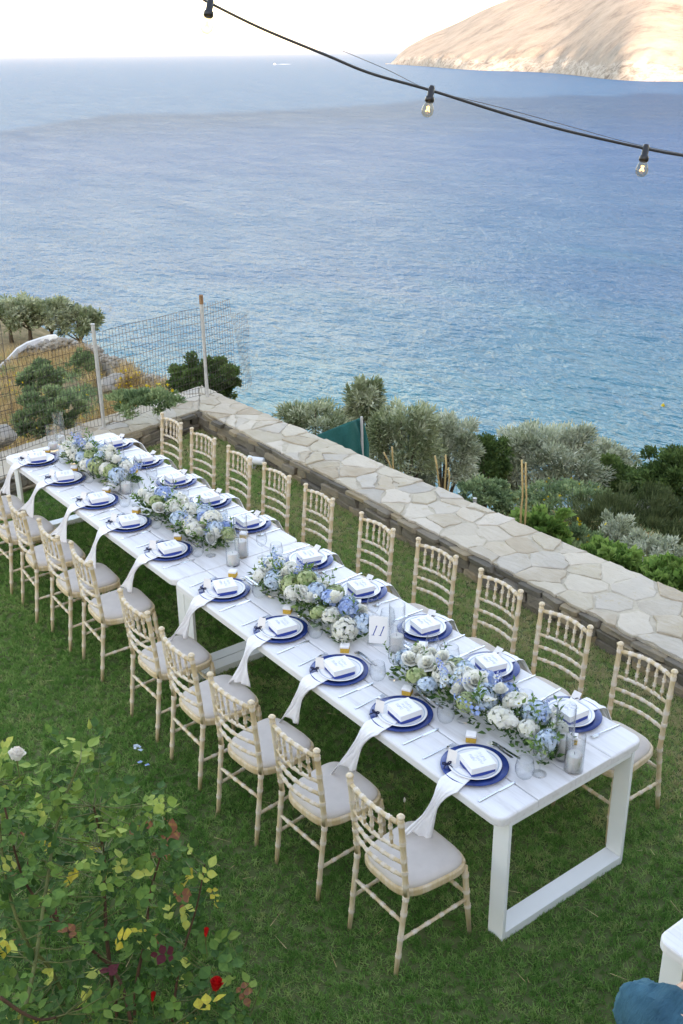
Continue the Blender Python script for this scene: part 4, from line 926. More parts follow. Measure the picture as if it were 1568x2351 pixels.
# tag: folded cream card on the plate rim, navy bow tied behind it
def card_mesh():
    mb = MB(); P = [(-0.024, 0, 0), (0.024, 0, 0), (0.024, 0.006, 0.060), (-0.020, 0.006, 0.066)]; Q = [(x, y+0.0012, z) for x, y, z in P]
    mb.add(P+Q, [(0, 1, 2, 3), (7, 6, 5, 4), (0, 4, 5, 1), (1, 5, 6, 2), (2, 6, 7, 3), (3, 7, 4, 0)]); return mb.build('card', M_PAPER, link=False)
me_card = card_mesh()
def bow_mesh():
    mb = MB()
    for s in (-1, 1):
        pts = [(0, 0, 0.004), (s*0.012, 0.002, 0.013), (s*0.022, 0.003, 0.012), (s*0.020, 0.002, 0.004), (s*0.008, 0.001, 0.002), (0, 0, 0.004)]; mb.tube(pts, 0.0036, 5)
        mb.tube([(0, 0, 0.004), (s*0.012, -0.010, 0.002), (s*0.022, -0.026, -0.001)], [0.0034, 0.0034, 0.0028], 5)
    mb.lathe([(0, -0.002), (0.006, 0.0), (0.006, 0.007), (0, 0.009)], 8); return mb.build('ribbon_bow', M_NAVY, link=False)
me_bow = bow_mesh()
def strip(mb, prof, z=0.0):
    """prof: (y, half width, height) along y -> thin closed solid"""
    vs = []; 
    for y, w_, zz in prof: vs += [(-w_, y, z+zz), (w_, y, z+zz), (w_*0.8, y, z+zz+0.0026), (-w_*0.8, y, z+zz+0.0026)]
    k = len(prof); mb.add(vs, [(i*4+j, i*4+(j+1) % 4, (i+1)*4+(j+1) % 4, (i+1)*4+j) for i in range(k-1) for j in range(4)]+[(3, 2, 1, 0), ((k-1)*4, (k-1)*4+1, (k-1)*4+2, (k-1)*4+3)])
def fork_parts(L):
    h = MB(); strip(h, [(-L/2, 0.0035, 0), (-L/2+0.01, 0.0065, 0), (-L*0.2, 0.0045, 0.002), (L*0.18, 0.0024, 0.007), (L*0.24, 0.004, 0.006)])
    b_ = MB(); strip(b_, [(L*0.24, 0.004, 0.006), (L*0.29, 0.011, 0.003), (L*0.34, 0.0125, 0.002)])
    for k in range(4): x = -0.0105+0.007*k; b_.tube([(x, L*0.335, 0.003), (x, L*0.43, 0.003), (x*0.95, L/2, 0.006)], [0.0020, 0.0018, 0.0010], 5)
    return h.build('handle', M_STEEL, link=False), b_.build('tines', M_STEEL, link=False)
def knife_parts(L):
    h = MB(); strip(h, [(-L/2, 0.005, 0), (-L/2+0.006, 0.0075, 0), (-L*0.05, 0.0062, 0.001), (L*0.02, 0.005, 0.001)])
    b_ = MB(); strip(b_, [(L*0.02, 0.005, 0.001), (L*0.05, 0.009, 0), (L*0.36, 0.0098, 0), (L*0.46, 0.006, 0), (L/2, 0.0012, 0)])
    return h.build('handle', M_STEEL, link=False), b_.build('blade', M_STEEL, link=False)
FK, KN, DF, DK = fork_parts(0.205), knife_parts(0.235), fork_parts(0.165), knife_parts(0.185)
mb = MB(); mb.box((0, 0, 0.0150), (0.050, 0.046, 0.030), 0, 0, 0.002); me_sponge = mb.build('sponge', M_SPONGE, link=False)
mb = MB(); mb.box((0, 0, 0.0355), (0.053, 0.049, 0.0135), 0, 0, 0.0035); me_icing = mb.build('icing', M_ICING, link=False)
def glass_mesh(name, outer, th, n=28):
    """closed double-walled shell from an outer profile (r,z) listed foot to rim"""
    inner = [(max(r-th, 0.0), z) for r, z in outer if z > 0.004+th]
    mb = MB(); mb.lathe(outer+[(outer[-1][0]-th*0.5, outer[-1][1]+th*0.5)]+inner[::-1], n); return mb.build(name, M_GLASS, None, True, link=False)
me_bowl = glass_mesh('bowl', [(0.0, 0.0), (0.024, 0.001), (0.036, 0.012), (0.0455, 0.034), (0.047, 0.055), (0.043, 0.080), (0.0385, 0.104)], 0.0014)
mb = MB(); mb.lathe([(0, 0), (0.035, 0.0), (0.036, 0.0015), (0.010, 0.0045), (0.0042, 0.010), (0.0036, 0.05), (0.004, 0.078), (0.0085, 0.086), (0, 0.087)], 24); me_stem = mb.build('stem', M_GLASS, None, True, link=False)
me_wbowl = glass_mesh('bowl', [(0.003, 0.0862), (0.015, 0.0885), (0.030, 0.104), (0.0375, 0.126), (0.037, 0.150), (0.0315, 0.180), (0.030, 0.190)], 0.0012)
def napkin_mesh(seed, lift):
    """strip pulled from under the plate, over the table edge (local y=-0.186) and hanging; lower end flares"""
    g = np.random.default_rng(seed); nu, nv_ = 36, 17
    out, drift, wtop, wmid, wend, hang, tw = g.uniform(0.07, 0.12), -g.uniform(0.06, 0.12), 0.122, g.uniform(0.040, 0.060), g.uniform(0.15, 0.21), g.uniform(0.20, 0.25), g.uniform(0.5, 0.9)
    path = []
    for i in range(nu):
        u = i/(nu-1)
        if u < 0.25: s = u/0.25; path.append((Vector((0.004, -0.07-0.125*s, 0.016-0.012*s)), wtop*(0.8+0.2*s), 0))
        else:
            s = (u-0.25)/0.75; ww = wtop+(wmid-wtop)*math.sin(min(1, s/0.5)*math.pi/2) if s < 0.5 else wmid+(wend-wmid)*((s-0.5)/0.5)**1.3
            path.append((Vector((0.004+drift*s**1.4, -0.200-0.010*min(1, s*6)-out*s**1.25, -0.001-hang*s*(0.30+0.70*min(1, s*1.6)))), ww, s))
    vs = []
    ph = g.uniform(0, 6); tail = 1 if g.random() < 0.7 else -1
    for i, (c_, ww, s) in enumerate(path):
        for j in range(nv_):
            t = j/(nv_-1)*2-1; a = tw*s*1.1; fold = (0.020*s**0.6+0.002)*(math.sin(t*6.3+ph+s*2.0)+0.45*math.sin(t*11+ph*1.7))*(1 if s > 0 else 0.25)
            x = t*ww/2*math.cos(a); y = t*ww/2*math.sin(a)*0.9-abs(fold)*0.7; z = 0
            if s > 0.5: z = -((s-0.5)/0.5)**1.5*(0.150*max(0, -t*tail)**1.4+0.04*max(0, t*tail)) 
            vs.append((c_.x+x, c_.y+y-0.004*s, c_.z+z+(0.003+abs(fold)*0.3 if s == 0 else fold*0.15)))
    mb = MB(); mb.add(vs, [(i*nv_+j, i*nv_+j+1, (i+1)*nv_+j+1, (i+1)*nv_+j) for i in range(nu-1) for j in range(nv_-1)])
    return mb.build('napkin', M_LINEN, None, True, link=False)
LPX = [0.358, 0.905, 1.443, 2.019, 2.663, 3.405, 4.005, 4.535, 5.137, 5.690]; RPX = [0.363, 0.945, 1.499, 2.109, 2.683, 3.442, 3.991, 4.523, 5.078, 5.634]
def place(name, label, cat, parts, x, y, z, rz, group, base, brz, tilt=None):
    """one thing at local (x, y) of a place setting; parts: list of (part name, mesh)"""
    M = Matrix.Translation(base) @ Matrix.Rotation(brz, 4, 'Z'); p = M @ Vector((x, y, z))
    if len(parts) == 1 and parts[0][0] is None: o = ob(name, parts[0][1], None, p, brz+rz)
    else:
        o = ob(name, None, None, p, brz+rz); o.empty_display_size = 0.05
        made = {}
        for pn, me in parts: made[pn] = ob(pn, me, made['lid'] if pn == 'script' else o)
    if tilt: o.rotation_euler = (tilt, 0, brz+rz)
    return tag(o, label, cat, group)
for side in (0, 1):
    sn = 'lawn side' if side == 0 else 'wall side'
    for i in range(10):
        base = Vector((LPX[i], -0.187, T0)) if side == 0 else Vector((RPX[i], -0.868, T0)); brz = math.pi if side == 0 else 0.0
        where = f'{ORD[i]} place from the near end, {sn}'
        j = lambda s: rng.uniform(-s, s)
        place('charger_plate', f'cobalt blue charger plate, {where}', 'plate', [(None, me_charger)], 0, 0, 0.0005, j(3), 'cobalt charger plates', base, brz)
        place('dinner_plate', f'white plate with grey rim line, {where}', 'plate', [(None, me_plate)], 0.004+j(.003), 0.002+j(.003), 0.0078, j(3), 'white dinner plates', base, brz)
        brot = R(-12 if side == 0 else -9)+j(0.10)
        bx = place('gift_box', f'white lidded box with blue base, {where}', 'box', [('base', me_boxbase), ('lid', me_boxlid), ('script', me_script[i % 3])], 0.022+j(.008) if side == 0 else -0.012+j(.006), -0.006+j(.006) if side == 0 else 0.012+j(.006), 0.0140, brot, 'white gift boxes', base, brz)
        if side == 1: [c_ for q in bx.children for c_ in q.children][0].rotation_euler = (0, 0, math.pi)
        tx, ty = (-0.060, -0.098) if side == 0 else (0.055, -0.085)
        place('name_tag', f'cream name tag with navy ribbon bow, {where}', 'tag', [('card', me_card)], tx+j(.006), ty+j(.006), 0.028, R(42)+j(.25) if side == 0 else R(-150)+j(.25), 'name tags on the plates', base, brz, R(-26) if side == 0 else R(-58))
        place('ribbon_bow', f'small navy ribbon bow beside the tag, {where}', 'bow', [(None, me_bow)], tx-0.012 if side == 0 else tx+0.006, ty-0.017, 0.026, R(40)+j(.4), 'navy ribbon bows', base, brz)
        nk = place('napkin', f'white linen napkin hanging over the table edge, {where}', 'napkin', [(None, napkin_mesh(100+i+side*50, 0))], 0.0+j(.012), 0.0, 0.004, j(0.12), 'hanging linen napkins', base, brz)
        sm = nk.modifiers.new('hem', 'SOLIDIFY'); sm.thickness = 0.0018
        place('fork', f'steel dinner fork beside the charger, {where}', 'fork', [('handle', FK[0]), ('tines', FK[1])], -0.200+j(.006), -0.045+j(.01), 0.001, j(0.07), 'dinner forks', base, brz)
        place('knife', f'steel dinner knife beside the charger, {where}', 'knife', [('handle', KN[0]), ('blade', KN[1])], 0.202+j(.006), -0.045+j(.012), 0.001, j(0.07), 'dinner knives', base, brz)
        place('dessert_fork', f'small dessert fork above the charger, {where}', 'fork', [('handle', DF[0]), ('tines', DF[1])], -0.020+j(.01), 0.190+j(.006), 0.001, R(90)+j(.06), 'dessert forks', base, brz)
        place('dessert_knife', f'small dessert knife above the charger, {where}', 'knife', [('handle', DK[0]), ('blade', DK[1])], -0.010+j(.01), 0.212+j(.006), 0.001, R(90)+j(.06), 'dessert knives', base, brz)
        place('cake_square', f'iced square of golden sponge cake, {where}', 'cake', [('sponge', me_sponge), ('icing', me_icing)], -0.150+j(.02), 0.150+j(.015), 0.0008, R(42)+j(.25), 'iced cake squares', base, brz)
        place('water_glass', f'clear stemless water glass, {where}', 'glass', [(None, me_bowl)], 0.190+j(.015), 0.135+j(.015), 0.0008, 0, 'water glasses', base, brz)
        place('wine_glass', f'clear stemmed wine glass, {where}', 'glass', [('stem', me_stem), ('bowl', me_wbowl)], 0.238+j(.012), 0.215+j(.012), 0.0008, 0, 'wine glasses', base, brz)

# ================================================================ CANDLES, CARDS
def hurricane(x, y, r_, h, ch, label, two=False):
    t = thing('candle_holder', label, 'candle holder', (x, y, T0+0.0008), 0, 'glass cylinder candle holders')
    mb = MB(); th = 0.0022; mb.lathe([(0, 0), (r_-0.002, 0), (r_, 0.002), (r_, h-0.001), (r_-th/2, h+0.0008), (r_-th, h-0.001), (r_-th, 0.007), (0, 0.007)], 32); mb.build('glass_cylinder', M_GLASS, t, True)
    c_ = thing('pillar_candle', label.replace('tall clear glass cylinder', 'white pillar candle in the tall cylinder').replace('short clear glass cylinder', 'white pillar candle in the short cylinder').replace('holding a candle, ', ''), 'candle', (x, y, T0+0.008), 0, 'white pillar candles')
    cr = r_-0.008; mb = MB(); mb.lathe([(0, 0), (cr, 0), (cr, ch-0.004), (cr-0.004, ch), (cr*0.55, ch-0.003), (0, ch-0.005)], 28); mb.build('wax', M_WAX, c_, True)
    mb = MB(); mb.tube([(0, 0, ch-0.006), (0.001, 0, ch+0.006), (0.004, 0.001, ch+0.010)], 0.0012, 5); mb.build('wick', M_WICK, c_)
hurricane(0.052, -0.546, 0.047, 0.200, 0.085, 'short clear glass cylinder holding a candle, at the near table end')
hurricane(0.150, -0.580, 0.047, 0.300, 0.115, 'tall clear glass cylinder holding a candle, at the near table end')
hurricane(2.962, -0.437, 0.047, 0.200, 0.080, 'short clear glass cylinder holding a candle, at the table joint')
hurricane(3.040, -0.555, 0.047, 0.300, 0.110, 'tall clear glass cylinder holding a candle, at the table joint')
hurricane(1.425, -0.590, 0.047, 0.300, 0.090, 'tall clear glass cylinder holding a candle, beside the number card')
hurricane(4.575, -0.452, 0.047, 0.200, 0.080, 'short clear glass cylinder holding a candle, between the two far flower runs')
hurricane(5.870, -0.400, 0.047, 0.220, 0.060, 'short clear glass cylinder holding a candle, at the wall end of the far table')
hurricane(5.990, -0.520, 0.047, 0.280, 0.060, 'tall clear glass cylinder holding a candle, at the wall end of the far table')
# table number card "11" in a clear stand
def number_card(x, y, rz, label, digits, lean=-0.14):
    t = thing('table_card', label, 'table card', (x, y, T0+0.0008), rz, 'table number cards')
    Rt = Matrix.Rotation(lean, 4, 'X')
    def slabm(name, x0, x1, z0, z1, th, y0, m):
        mb = MB(); mb.box(((x0+x1)/2, y0, (z0+z1)/2), (x1-x0, th, z1-z0), 0, 0, 0); mb.v = [tuple(Rt @ Vector(v_)) for v_ in mb.v]; return mb.build(name, m, t)
    mb = MB(); mb.box((0, 0.010, 0.006), (0.15, 0.045, 0.012), 0, 0, 0.002); mb.build('stand', M_ACRYL, t)
    slabm('card', -0.066, 0.044, 0.012, 0.180, 0.0016, 0.0, M_LID); slabm('acrylic_pane', -0.070, 0.078, 0.0125, 0.186, 0.0025, 0.0035, M_ACRYL)
    mb = MB()
    if digits:
        for xo in (-0.030, 0.012):
            a, b_ = Vector((xo-0.011, -0.0012, 0.060)), Vector((xo+0.011, -0.0012, 0.122)); s = 0.0030
            mb.add([a+Vector((-s, 0, 0)), a+Vector((s, 0, 0)), b_+Vector((s, 0, 0)), b_+Vector((-s, 0, 0))], [(0, 1, 2, 3)])
            mb.add([a+Vector((-0.009, 0, 0)), a+Vector((0.009, 0, 0)), a+Vector((0.009, 0, 0.0028)), a+Vector((-0.009, 0, 0.0028))], [(0, 1, 2, 3)])
            mb.add([b_+Vector((-0.011, 0, -0.010)), b_+Vector((-0.001, 0, -0.004)), b_+Vector((0.003, 0, 0)), b_+Vector((-0.002, 0, 0))], [(0, 1, 2, 3)])
        mb.v = [tuple(Rt @ Vector(v_)) for v_ in mb.v]; nb = mb.build('number', M_BLUECARD, t)
    return t
number_card(1.525, -0.545, R(-138), 'white table number card reading 11 in slanted navy figures', True)
number_card(4.66, -0.37, R(-140), 'plain white card lying back beside a candle on the far table', False, -1.15)

# ================================================================ FLOWERS
def floret_ball(name, m, seed, rad=0.062, nfl=62, ps=0.0135, squash=0.8):
    g = np.random.default_rng(seed); V = []; val = []
    for i in range(nfl):
        z = 1-1.55*(i+0.5)/nfl; a = i*2.39996+g.uniform(-.2, .2); s = math.sqrt(max(0, 1-z*z)); nrm = np.array([s*math.cos(a), s*math.sin(a), z]); nrm += g.normal(size=3)*0.12; nrm /= np.linalg.norm(nrm)
        c_ = nrm*rad*np.array([1, 1, squash])*(g.uniform(0.92, 1.05) if i % 3 else g.uniform(0.72, 0.86)); u = np.cross(nrm, g.normal(size=3)); u /= np.linalg.norm(u); w_ = np.cross(nrm, u); sz = ps*g.uniform(0.8, 1.25); bv = np.clip(g.normal(0.5, 0.22), 0, 1)
        for k in range(4):
            th = k*math.pi/2; d = u*math.cos(th)+w_*math.sin(th); e = -u*math.sin(th)+w_*math.cos(th); up = nrm*sz*0.25
            V.append([c_, c_+d*sz*0.62+e*sz*0.55+up, c_+d*sz*1.15+up*0.7, c_+d*sz*0.62-e*sz*0.55+up]); val.append(np.clip(bv+g.uniform(-.12, .12), 0, 1))
    return soup(name, V, m, val, link=False)
def rose_mesh(name, m, seed, rad=0.045, rings=((0.18, 4, 1.2), (0.40, 5, 1.1), (0.66, 7, 0.9), (0.92, 8, 0.6)), hgt=1.0):
    g = np.random.default_rng(seed); mb = MB()
    for ri, (rr, k, up) in enumerate(rings):
        for q in range(k):
            a = 2*math.pi*(q+0.5*ri)/k+g.uniform(-.2, .2); d = Vector((math.cos(a), math.sin(a), 0)); e = Vector((-math.sin(a), math.cos(a), 0)); w_ = rad*(0.55+0.5*rr)*g.uniform(0.85, 1.2); vs = []
            base = d*rad*rr*0.25+Vector((0, 0, -rad*0.35*rr))
            for i in range(4):
                t = i/3; out_ = rad*rr*(0.3+0.7*t)*(1+0.15*(t > .9)); zz = -rad*0.35*rr+rad*hgt*up*t*(1 if t < 0.9 else 0.96); wd = w_*(0.35+0.65*math.sin(math.pi*(0.15+0.62*t)))
                for jx in (-1, -0.4, 0.4, 1): vs.append(d*(out_-abs(jx)**2*wd*0.22)+e*jx*wd*0.62+Vector((0, 0, zz-abs(jx)**2*rad*0.10*t+g.normal()*rad*0.03)))
            v_ = float(np.clip(0.35+0.6*rr+g.normal()*0.14, 0, 1)); mb.add(vs, [(i*4+j, i*4+j+1, (i+1)*4+j+1, (i+1)*4+j) for i in range(3) for j in range(3)], 0, v_)
    return mb.build(name, m, None, True, link=False)
def daisy_mesh(seed):
    g = np.random.default_rng(seed); mb = MB()
    for q in range(6):
        a = 2*math.pi*q/6; d = Vector((math.cos(a), math.sin(a), 0)); e = Vector((-d.y, d.x, 0)); mb.add([d*0.003, d*0.013+e*0.009+Vector((0, 0, .004)), d*0.022+Vector((0, 0, .008)), d*0.013-e*0.009+Vector((0, 0, .004))], [(0, 1, 2, 3)], 0, g.uniform(.5, 1))
    mb.lathe([(0, 0.006), (0.005, 0.004), (0.005, 0.0), (0, -0.001)], 7, (0, 0, 0), 1); return mb.build('small_white_bloom', [M_WH, M_CENTRE], link=False)
def spike_mesh(m, seed, L=0.17):
    g = np.random.default_rng(seed); V = []; val = []
    for i in range(34):
        t = i/33; a = i*2.4; s = 0.020*(1-0.65*t)+0.004; c_ = np.array([s*math.cos(a), s*math.sin(a), 0.03+t*(L-0.03)]); nrm = np.array([math.cos(a), math.sin(a), 0.35]); nrm /= np.linalg.norm(nrm); u = np.cross(nrm, [0, 0, 1]); u /= np.linalg.norm(u); w_ = np.cross(nrm, u); sz = 0.0125*(1-0.6*t)*g.uniform(.8, 1.2); bv = g.uniform(0, 1)
        for k in range(5):
            th = k*1.2566; d = u*math.cos(th)+w_*math.sin(th); e = -u*math.sin(th)+w_*math.cos(th); V.append([c_, c_+d*sz*.6+e*sz*.45+nrm*sz*.2, c_+d*sz*1.15+nrm*sz*.2, c_+d*sz*.6-e*sz*.45+nrm*sz*.2]); val.append(np.clip(bv+g.uniform(-.2, .2), 0, 1))
    return soup('delphinium_spike', V, m, val, link=False)
def sprig_mesh(seed, L=0.17, n_=11, ll=0.050, lw=0.020):
    g = np.random.default_rng(seed); P = []; D = []; U = []
    bend = g.normal(size=3)*0.03
    for i in range(n_):
        t = (i+1)/n_; c_ = np.array([bend[0]*t*t, bend[1]*t*t, L*t]); a = i*math.pi*0.62+g.uniform(-.4, .4); P.append(c_); D.append([math.cos(a), math.sin(a), 0.75]); U.append([0, 0, 1.0])
    V = leaf_quads(np.array(P), np.array(D, float), np.array(U), ll*g.uniform(.7, 1.2, n_), lw*g.uniform(.8, 1.2, n_)); val = list(np.clip(g.normal(0.55, 0.22, n_), 0, 1))
    mb = MB(); mb.tube([(0, 0, 0), (bend[0]*.25, bend[1]*.25, L*.5), (bend[0], bend[1], L)], [0.0016, 0.0013, 0.0008], 4)
    for q, vv_ in zip(V, val): mb.add([Vector(p) for p in q], [(0, 1, 2, 3)], 0, float(vv_))
    return mb.build('leaf_sprig', M_FLEAF, link=False)
HY = {k: [floret_ball('hydrangea_head', m, s0+q, 0.058+0.007*q, 170+14*q, 0.0118) for q in range(3)] for k, m, s0 in (('pale', M_PB, 10), ('blue', M_MB, 20), ('white', M_WH, 30), ('green', M_GH, 40))}
RO = [rose_mesh('white_rose', M_WH, 50+q, 0.046+0.005*q) for q in range(3)]
DA = [daisy_mesh(60+q) for q in range(2)]; SP = [spike_mesh(M_DB, 70, 0.16), spike_mesh(M_MB, 71, 0.19), spike_mesh(M_PB, 72, 0.15)]; SG = [sprig_mesh(80+q, 0.13+0.025*q) for q in range(5)]
def arrangement(label, xa, ya, xb, yb, seed, plan):
    g = np.random.default_rng(seed); a, b_ = Vector((xa, ya, T0)), Vector((xb, yb, T0)); c_ = (a+b_)/2; L = (b_-a).length; rz = math.atan2(b_.y-a.y, b_.x-a.x)
    t = thing('flower_arrangement', label, 'flowers', c_, rz, 'long low flower arrangements')
    hl = L/2; prof_h = lambda u: 0.05+0.135*math.sqrt(max(0.05, 1-(u/hl)**2*0.85))
    n_ = 1300; u = g.uniform(-hl*0.98, hl*0.98, n_); v_ = np.clip(g.normal(0, 0.058, n_), -0.115, 0.115); hh = np.array([prof_h(x) for x in u]); z = 0.012+np.abs(g.normal(0.45, 0.3, n_))*hh*0.8*np.exp(-(v_/0.13)**2)
    D = np.stack([g.normal(size=n_)*0.6+u*1.2, g.normal(size=n_)*0.6+v_*9, np.abs(g.normal(size=n_))*0.6], 1); U = g.normal(size=(n_, 3))+np.array([0, 0, 1])
    V = leaf_quads(np.stack([u, v_, z], 1), D, U, 0.042*g.uniform(.6, 1.3, n_), 0.021*g.uniform(.7, 1.3, n_)); f_ = soup('foliage', V, M_FLEAF, np.clip(g.normal(0.5, 0.26, n_), 0, 1), t); f_['kind'] = 'stuff'
    placed = []
    def put(me, x, y, z, s, tilt=0.35):
        o = ob(me.name.split('.')[0], me, t); o.location = (x, y, z); o.scale = (s, s, s); o.rotation_euler = (g.normal()*tilt-y*3.0, g.normal()*tilt+x*0.4, g.uniform(0, 6.28)); return o
    for kind, k in plan:
        for q in range(k):
            best = None
            for _ in range(14):
                x = g.uniform(-hl, hl)*0.95; y = g.uniform(-0.115, 0.115)*(1.0 if abs(x) < hl*.75 else 0.7); dmin = min([math.hypot(x-p[0], y-p[1])/p[2] for p in placed] or [9])
                if best is None or dmin > best[2]: best = (x, y, dmin)
            x, y, _d = best; h = prof_h(x)*math.exp(-(y/0.17)**2)*g.uniform(0.85, 1.1)
            if kind in HY: placed.append((x, y, 0.06)); put(HY[kind][q % 3], x, y, max(0.045, h-0.01), g.uniform(0.85, 1.12))
            elif kind == 'rose': placed.append((x, y, 0.05)); put(RO[q % 3], x, y, h+0.012, g.uniform(0.8, 1.15), 0.4)
            elif kind == 'daisy': put(DA[q % 2], x, y, h+0.045, g.uniform(0.8, 1.2), 0.5)
            elif kind == 'spike': o = put(SP[q % 3], x, y, h-0.02, g.uniform(0.8, 1.05), 0.1); o.rotation_euler = (-y*5+g.normal()*0.5, x*0.8+g.normal()*0.5, g.uniform(0, 6))
            elif kind == 'sprig': x = g.uniform(-hl, hl)*1.03; y = g.choice([-1, 1])*g.uniform(0.02, 0.10); o = put(SG[q % 5], x, y, prof_h(x)*0.6, g.uniform(0.65, 0.95), 0.1); o.rotation_euler = (-y*7+g.normal()*0.35, x*1.3+g.normal()*0.45, g.uniform(0, 6))
    return t
PL = [('pale', 7), ('white', 7), ('blue', 2), ('green', 4), ('rose', 11), ('spike', 7), ('daisy', 11), ('sprig', 24)]
arrangement('long blue and white flower run nearest the open table end', 1.235, -0.475, 0.130, -0.555, 1, PL)
arrangement('blue and white flower run just past the number card, second from the near end', 2.66, -0.480, 1.615, -0.480, 2, [('pale', 6), ('white', 6), ('blue', 2), ('green', 4), ('rose', 9), ('spike', 4), ('daisy', 10), ('sprig', 26)])
arrangement('flower run with big white heads, third from the near end past the joint', 4.20, -0.470, 3.19, -0.500, 3, [('pale', 5), ('white', 9), ('blue', 4), ('green', 2), ('rose', 6), ('spike', 5), ('daisy', 8), ('sprig', 24)])
arrangement('flower run with a tall blue spike at the far end of the tables', 5.62, -0.470, 4.63, -0.500, 4, [('pale', 6), ('white', 7), ('blue', 3), ('green', 3), ('rose', 7), ('spike', 7), ('daisy', 8), ('sprig', 22)])
# ================================================================ FESTOON LIGHTS
def at_d(x, y, dep):
    d = sight(x, y); return CAM + d*(dep/d.dot(AF))
def smooth(pts, k=8):
    out = []
    n_ = len(pts)
    for i in range(n_-1):
        p0, p1_, p2_, p3 = pts[max(i-1, 0)], pts[i], pts[i+1], pts[min(i+2, n_-1)]
        for q in range(k):
            t = q/k; out.append(0.5*((2*p1_)+(p2_-p0)*t+(2*p0-5*p1_+4*p2_-p3)*t*t+(3*p1_-p0-3*p2_+p3)*t**3))
    return out+[pts[-1]]
sg = thing('string_lights', 'black festoon cable with clear glowing bulbs strung over the sea view', 'string lights', (0, 0, 0))
cab = [(330, -75), (455, -8), (480, 6), (600, 65), (750, 127), (850, 168), (988, 207), (1150, 258), (1300, 300), (1482, 341), (1568, 357), (1700, 378)]
mb = MB(); mb.tube(smooth([at_d(x, y, 3.40) for x, y in cab]), 0.0047, 7); mb.build('cable', M_BLACK, sg, True)
wr = [(330, -72), (495, 6), (700, 82), (880, 156), (985, 205), (1150, 247), (1300, 288), (1480, 336), (1700, 376)]
mb = MB(); mb.tube(smooth([at_d(x, y, 3.42) for x, y in wr]), 0.0009, 5); mb.build('support_wire', M_WIRE, sg, True)
for i, ((xa, ya), (xb, yb)) in enumerate((((483, 4), (472, 76)), ((991, 203), (979, 268)), ((1483, 338), (1471, 405)))):
    a, b_ = at_d(xa, ya, 3.395), at_d(xb, yb, 3.395); ax = (b_-a).normalized(); rotm = ax.to_track_quat('Z', 'Y').to_matrix().to_4x4(); M = Matrix.Translation(a) @ rotm
    L = (b_-a).length; s = L/0.105
    def put(mb_, nm, m_, par): 
        mb_.v = [tuple(M @ (Vector(v_)*s)) for v_ in mb_.v]; return mb_.build(nm, m_, par, True)
    mb = MB(); mb.lathe([(0, -0.008), (0.010, -0.008), (0.012, 0.0), (0.012, 0.030), (0.0165, 0.034), (0.0175, 0.046), (0.015, 0.050), (0, 0.050)], 16); bk = put(mb, 'lamp_holder', M_BLACK, sg)
    mb = MB(); mb.lathe([(0.011, 0.046), (0.0125, 0.054), (0.0185, 0.066), (0.0222, 0.080), (0.0205, 0.094), (0.012, 0.103), (0.0, 0.1055)], 24); bl = put(mb, 'bulb', M_BULB, sg)
    mb = MB(); pts = [(0.004*math.cos(q*1.9)*(1+0.6*(q % 2)), 0.004*math.sin(q*1.9)*(1+0.6*(q % 2)), 0.068+0.016*((q % 2))) for q in range(9)]; mb.tube(pts, 0.0026, 5); put(mb, 'filament', M_FIL, bl)
    mb = MB(); mb.tube([(0, 0, 0.046), (0, 0, 0.066)], [0.004, 0.002], 6); put(mb, 'glass_mount', M_GLASS, bl)

# ================================================================ SMALL THINGS ON THE LAWN
for i, (x, y, lab) in enumerate([(315, 1718, 'largest of the fallen blue and white blossoms on the lawn'), (322, 1750, 'tiny pale blossom lying between the other two on the lawn'), (337, 1756, 'small blue fallen blossom closest to the chairs on the lawn')]):
    p = at_z(x, y, 0.035); V = []; val = []
    for k in range(9 if i == 0 else 4):
        c_ = np.array([rng.normal()*0.016, rng.normal()*0.012, rng.uniform(0, .012)]) if i == 0 else np.array([rng.normal()*0.004, rng.normal()*0.004, 0]); u = unit(1)[0]; u[2] *= .3; w_ = np.cross(u, [0.1, 0, 1]); sz = 0.014
        V.append([c_-u*sz, c_-w_*sz, c_+u*sz+[0, 0, .004], c_+w_*sz+[0, 0, .004]]); val.append(rng.uniform(0, 1))
    o = soup('fallen_blossom', V, M_MB if i else M_PB, val); o.location = p; tag(o, lab, 'blossom', 'fallen blossoms on the lawn')
# white garden spotlight by the wall
p = at_z(588, 1060, 0.09); sp_ = thing('garden_spotlight', 'white cylindrical garden spotlight lying against the sea wall foot', 'spotlight', (p.x, p.y, 0), R(35))
mb = MB(); mb.lathe([(0, -0.085), (0.035, -0.085), (0.040, -0.080), (0.042, 0.05), (0.048, 0.06), (0.048, 0.085), (0.040, 0.085), (0.038, 0.075), (0, 0.074)], 20); mb.v = [(z, x, y+0.10) for x, y, z in mb.v]; mb.build('lamp_body', M_PAINT, sp_, True)
mb = MB(); mb.lathe([(0.0, 0.0), (0.030, 0.002), (0.0375, 0.0)], 20, (0, 0, -0.0852)); mb.v = [(z, x, y+0.10) for x, y, z in mb.v]; mb.build('end_cap', M_GALV, sp_, True)
mb = MB(); mb.tube([(0.02, -0.05, 0.10), (0.02, -0.055, 0.04), (0.02, 0, 0.02), (0.02, 0.055, 0.04), (0.02, 0.05, 0.10)], 0.006, 6); mb.tube([(0.02, 0, 0.02), (0.02, 0, -0.04)], 0.008, 6); mb.build('bracket', M_GALV, sp_)
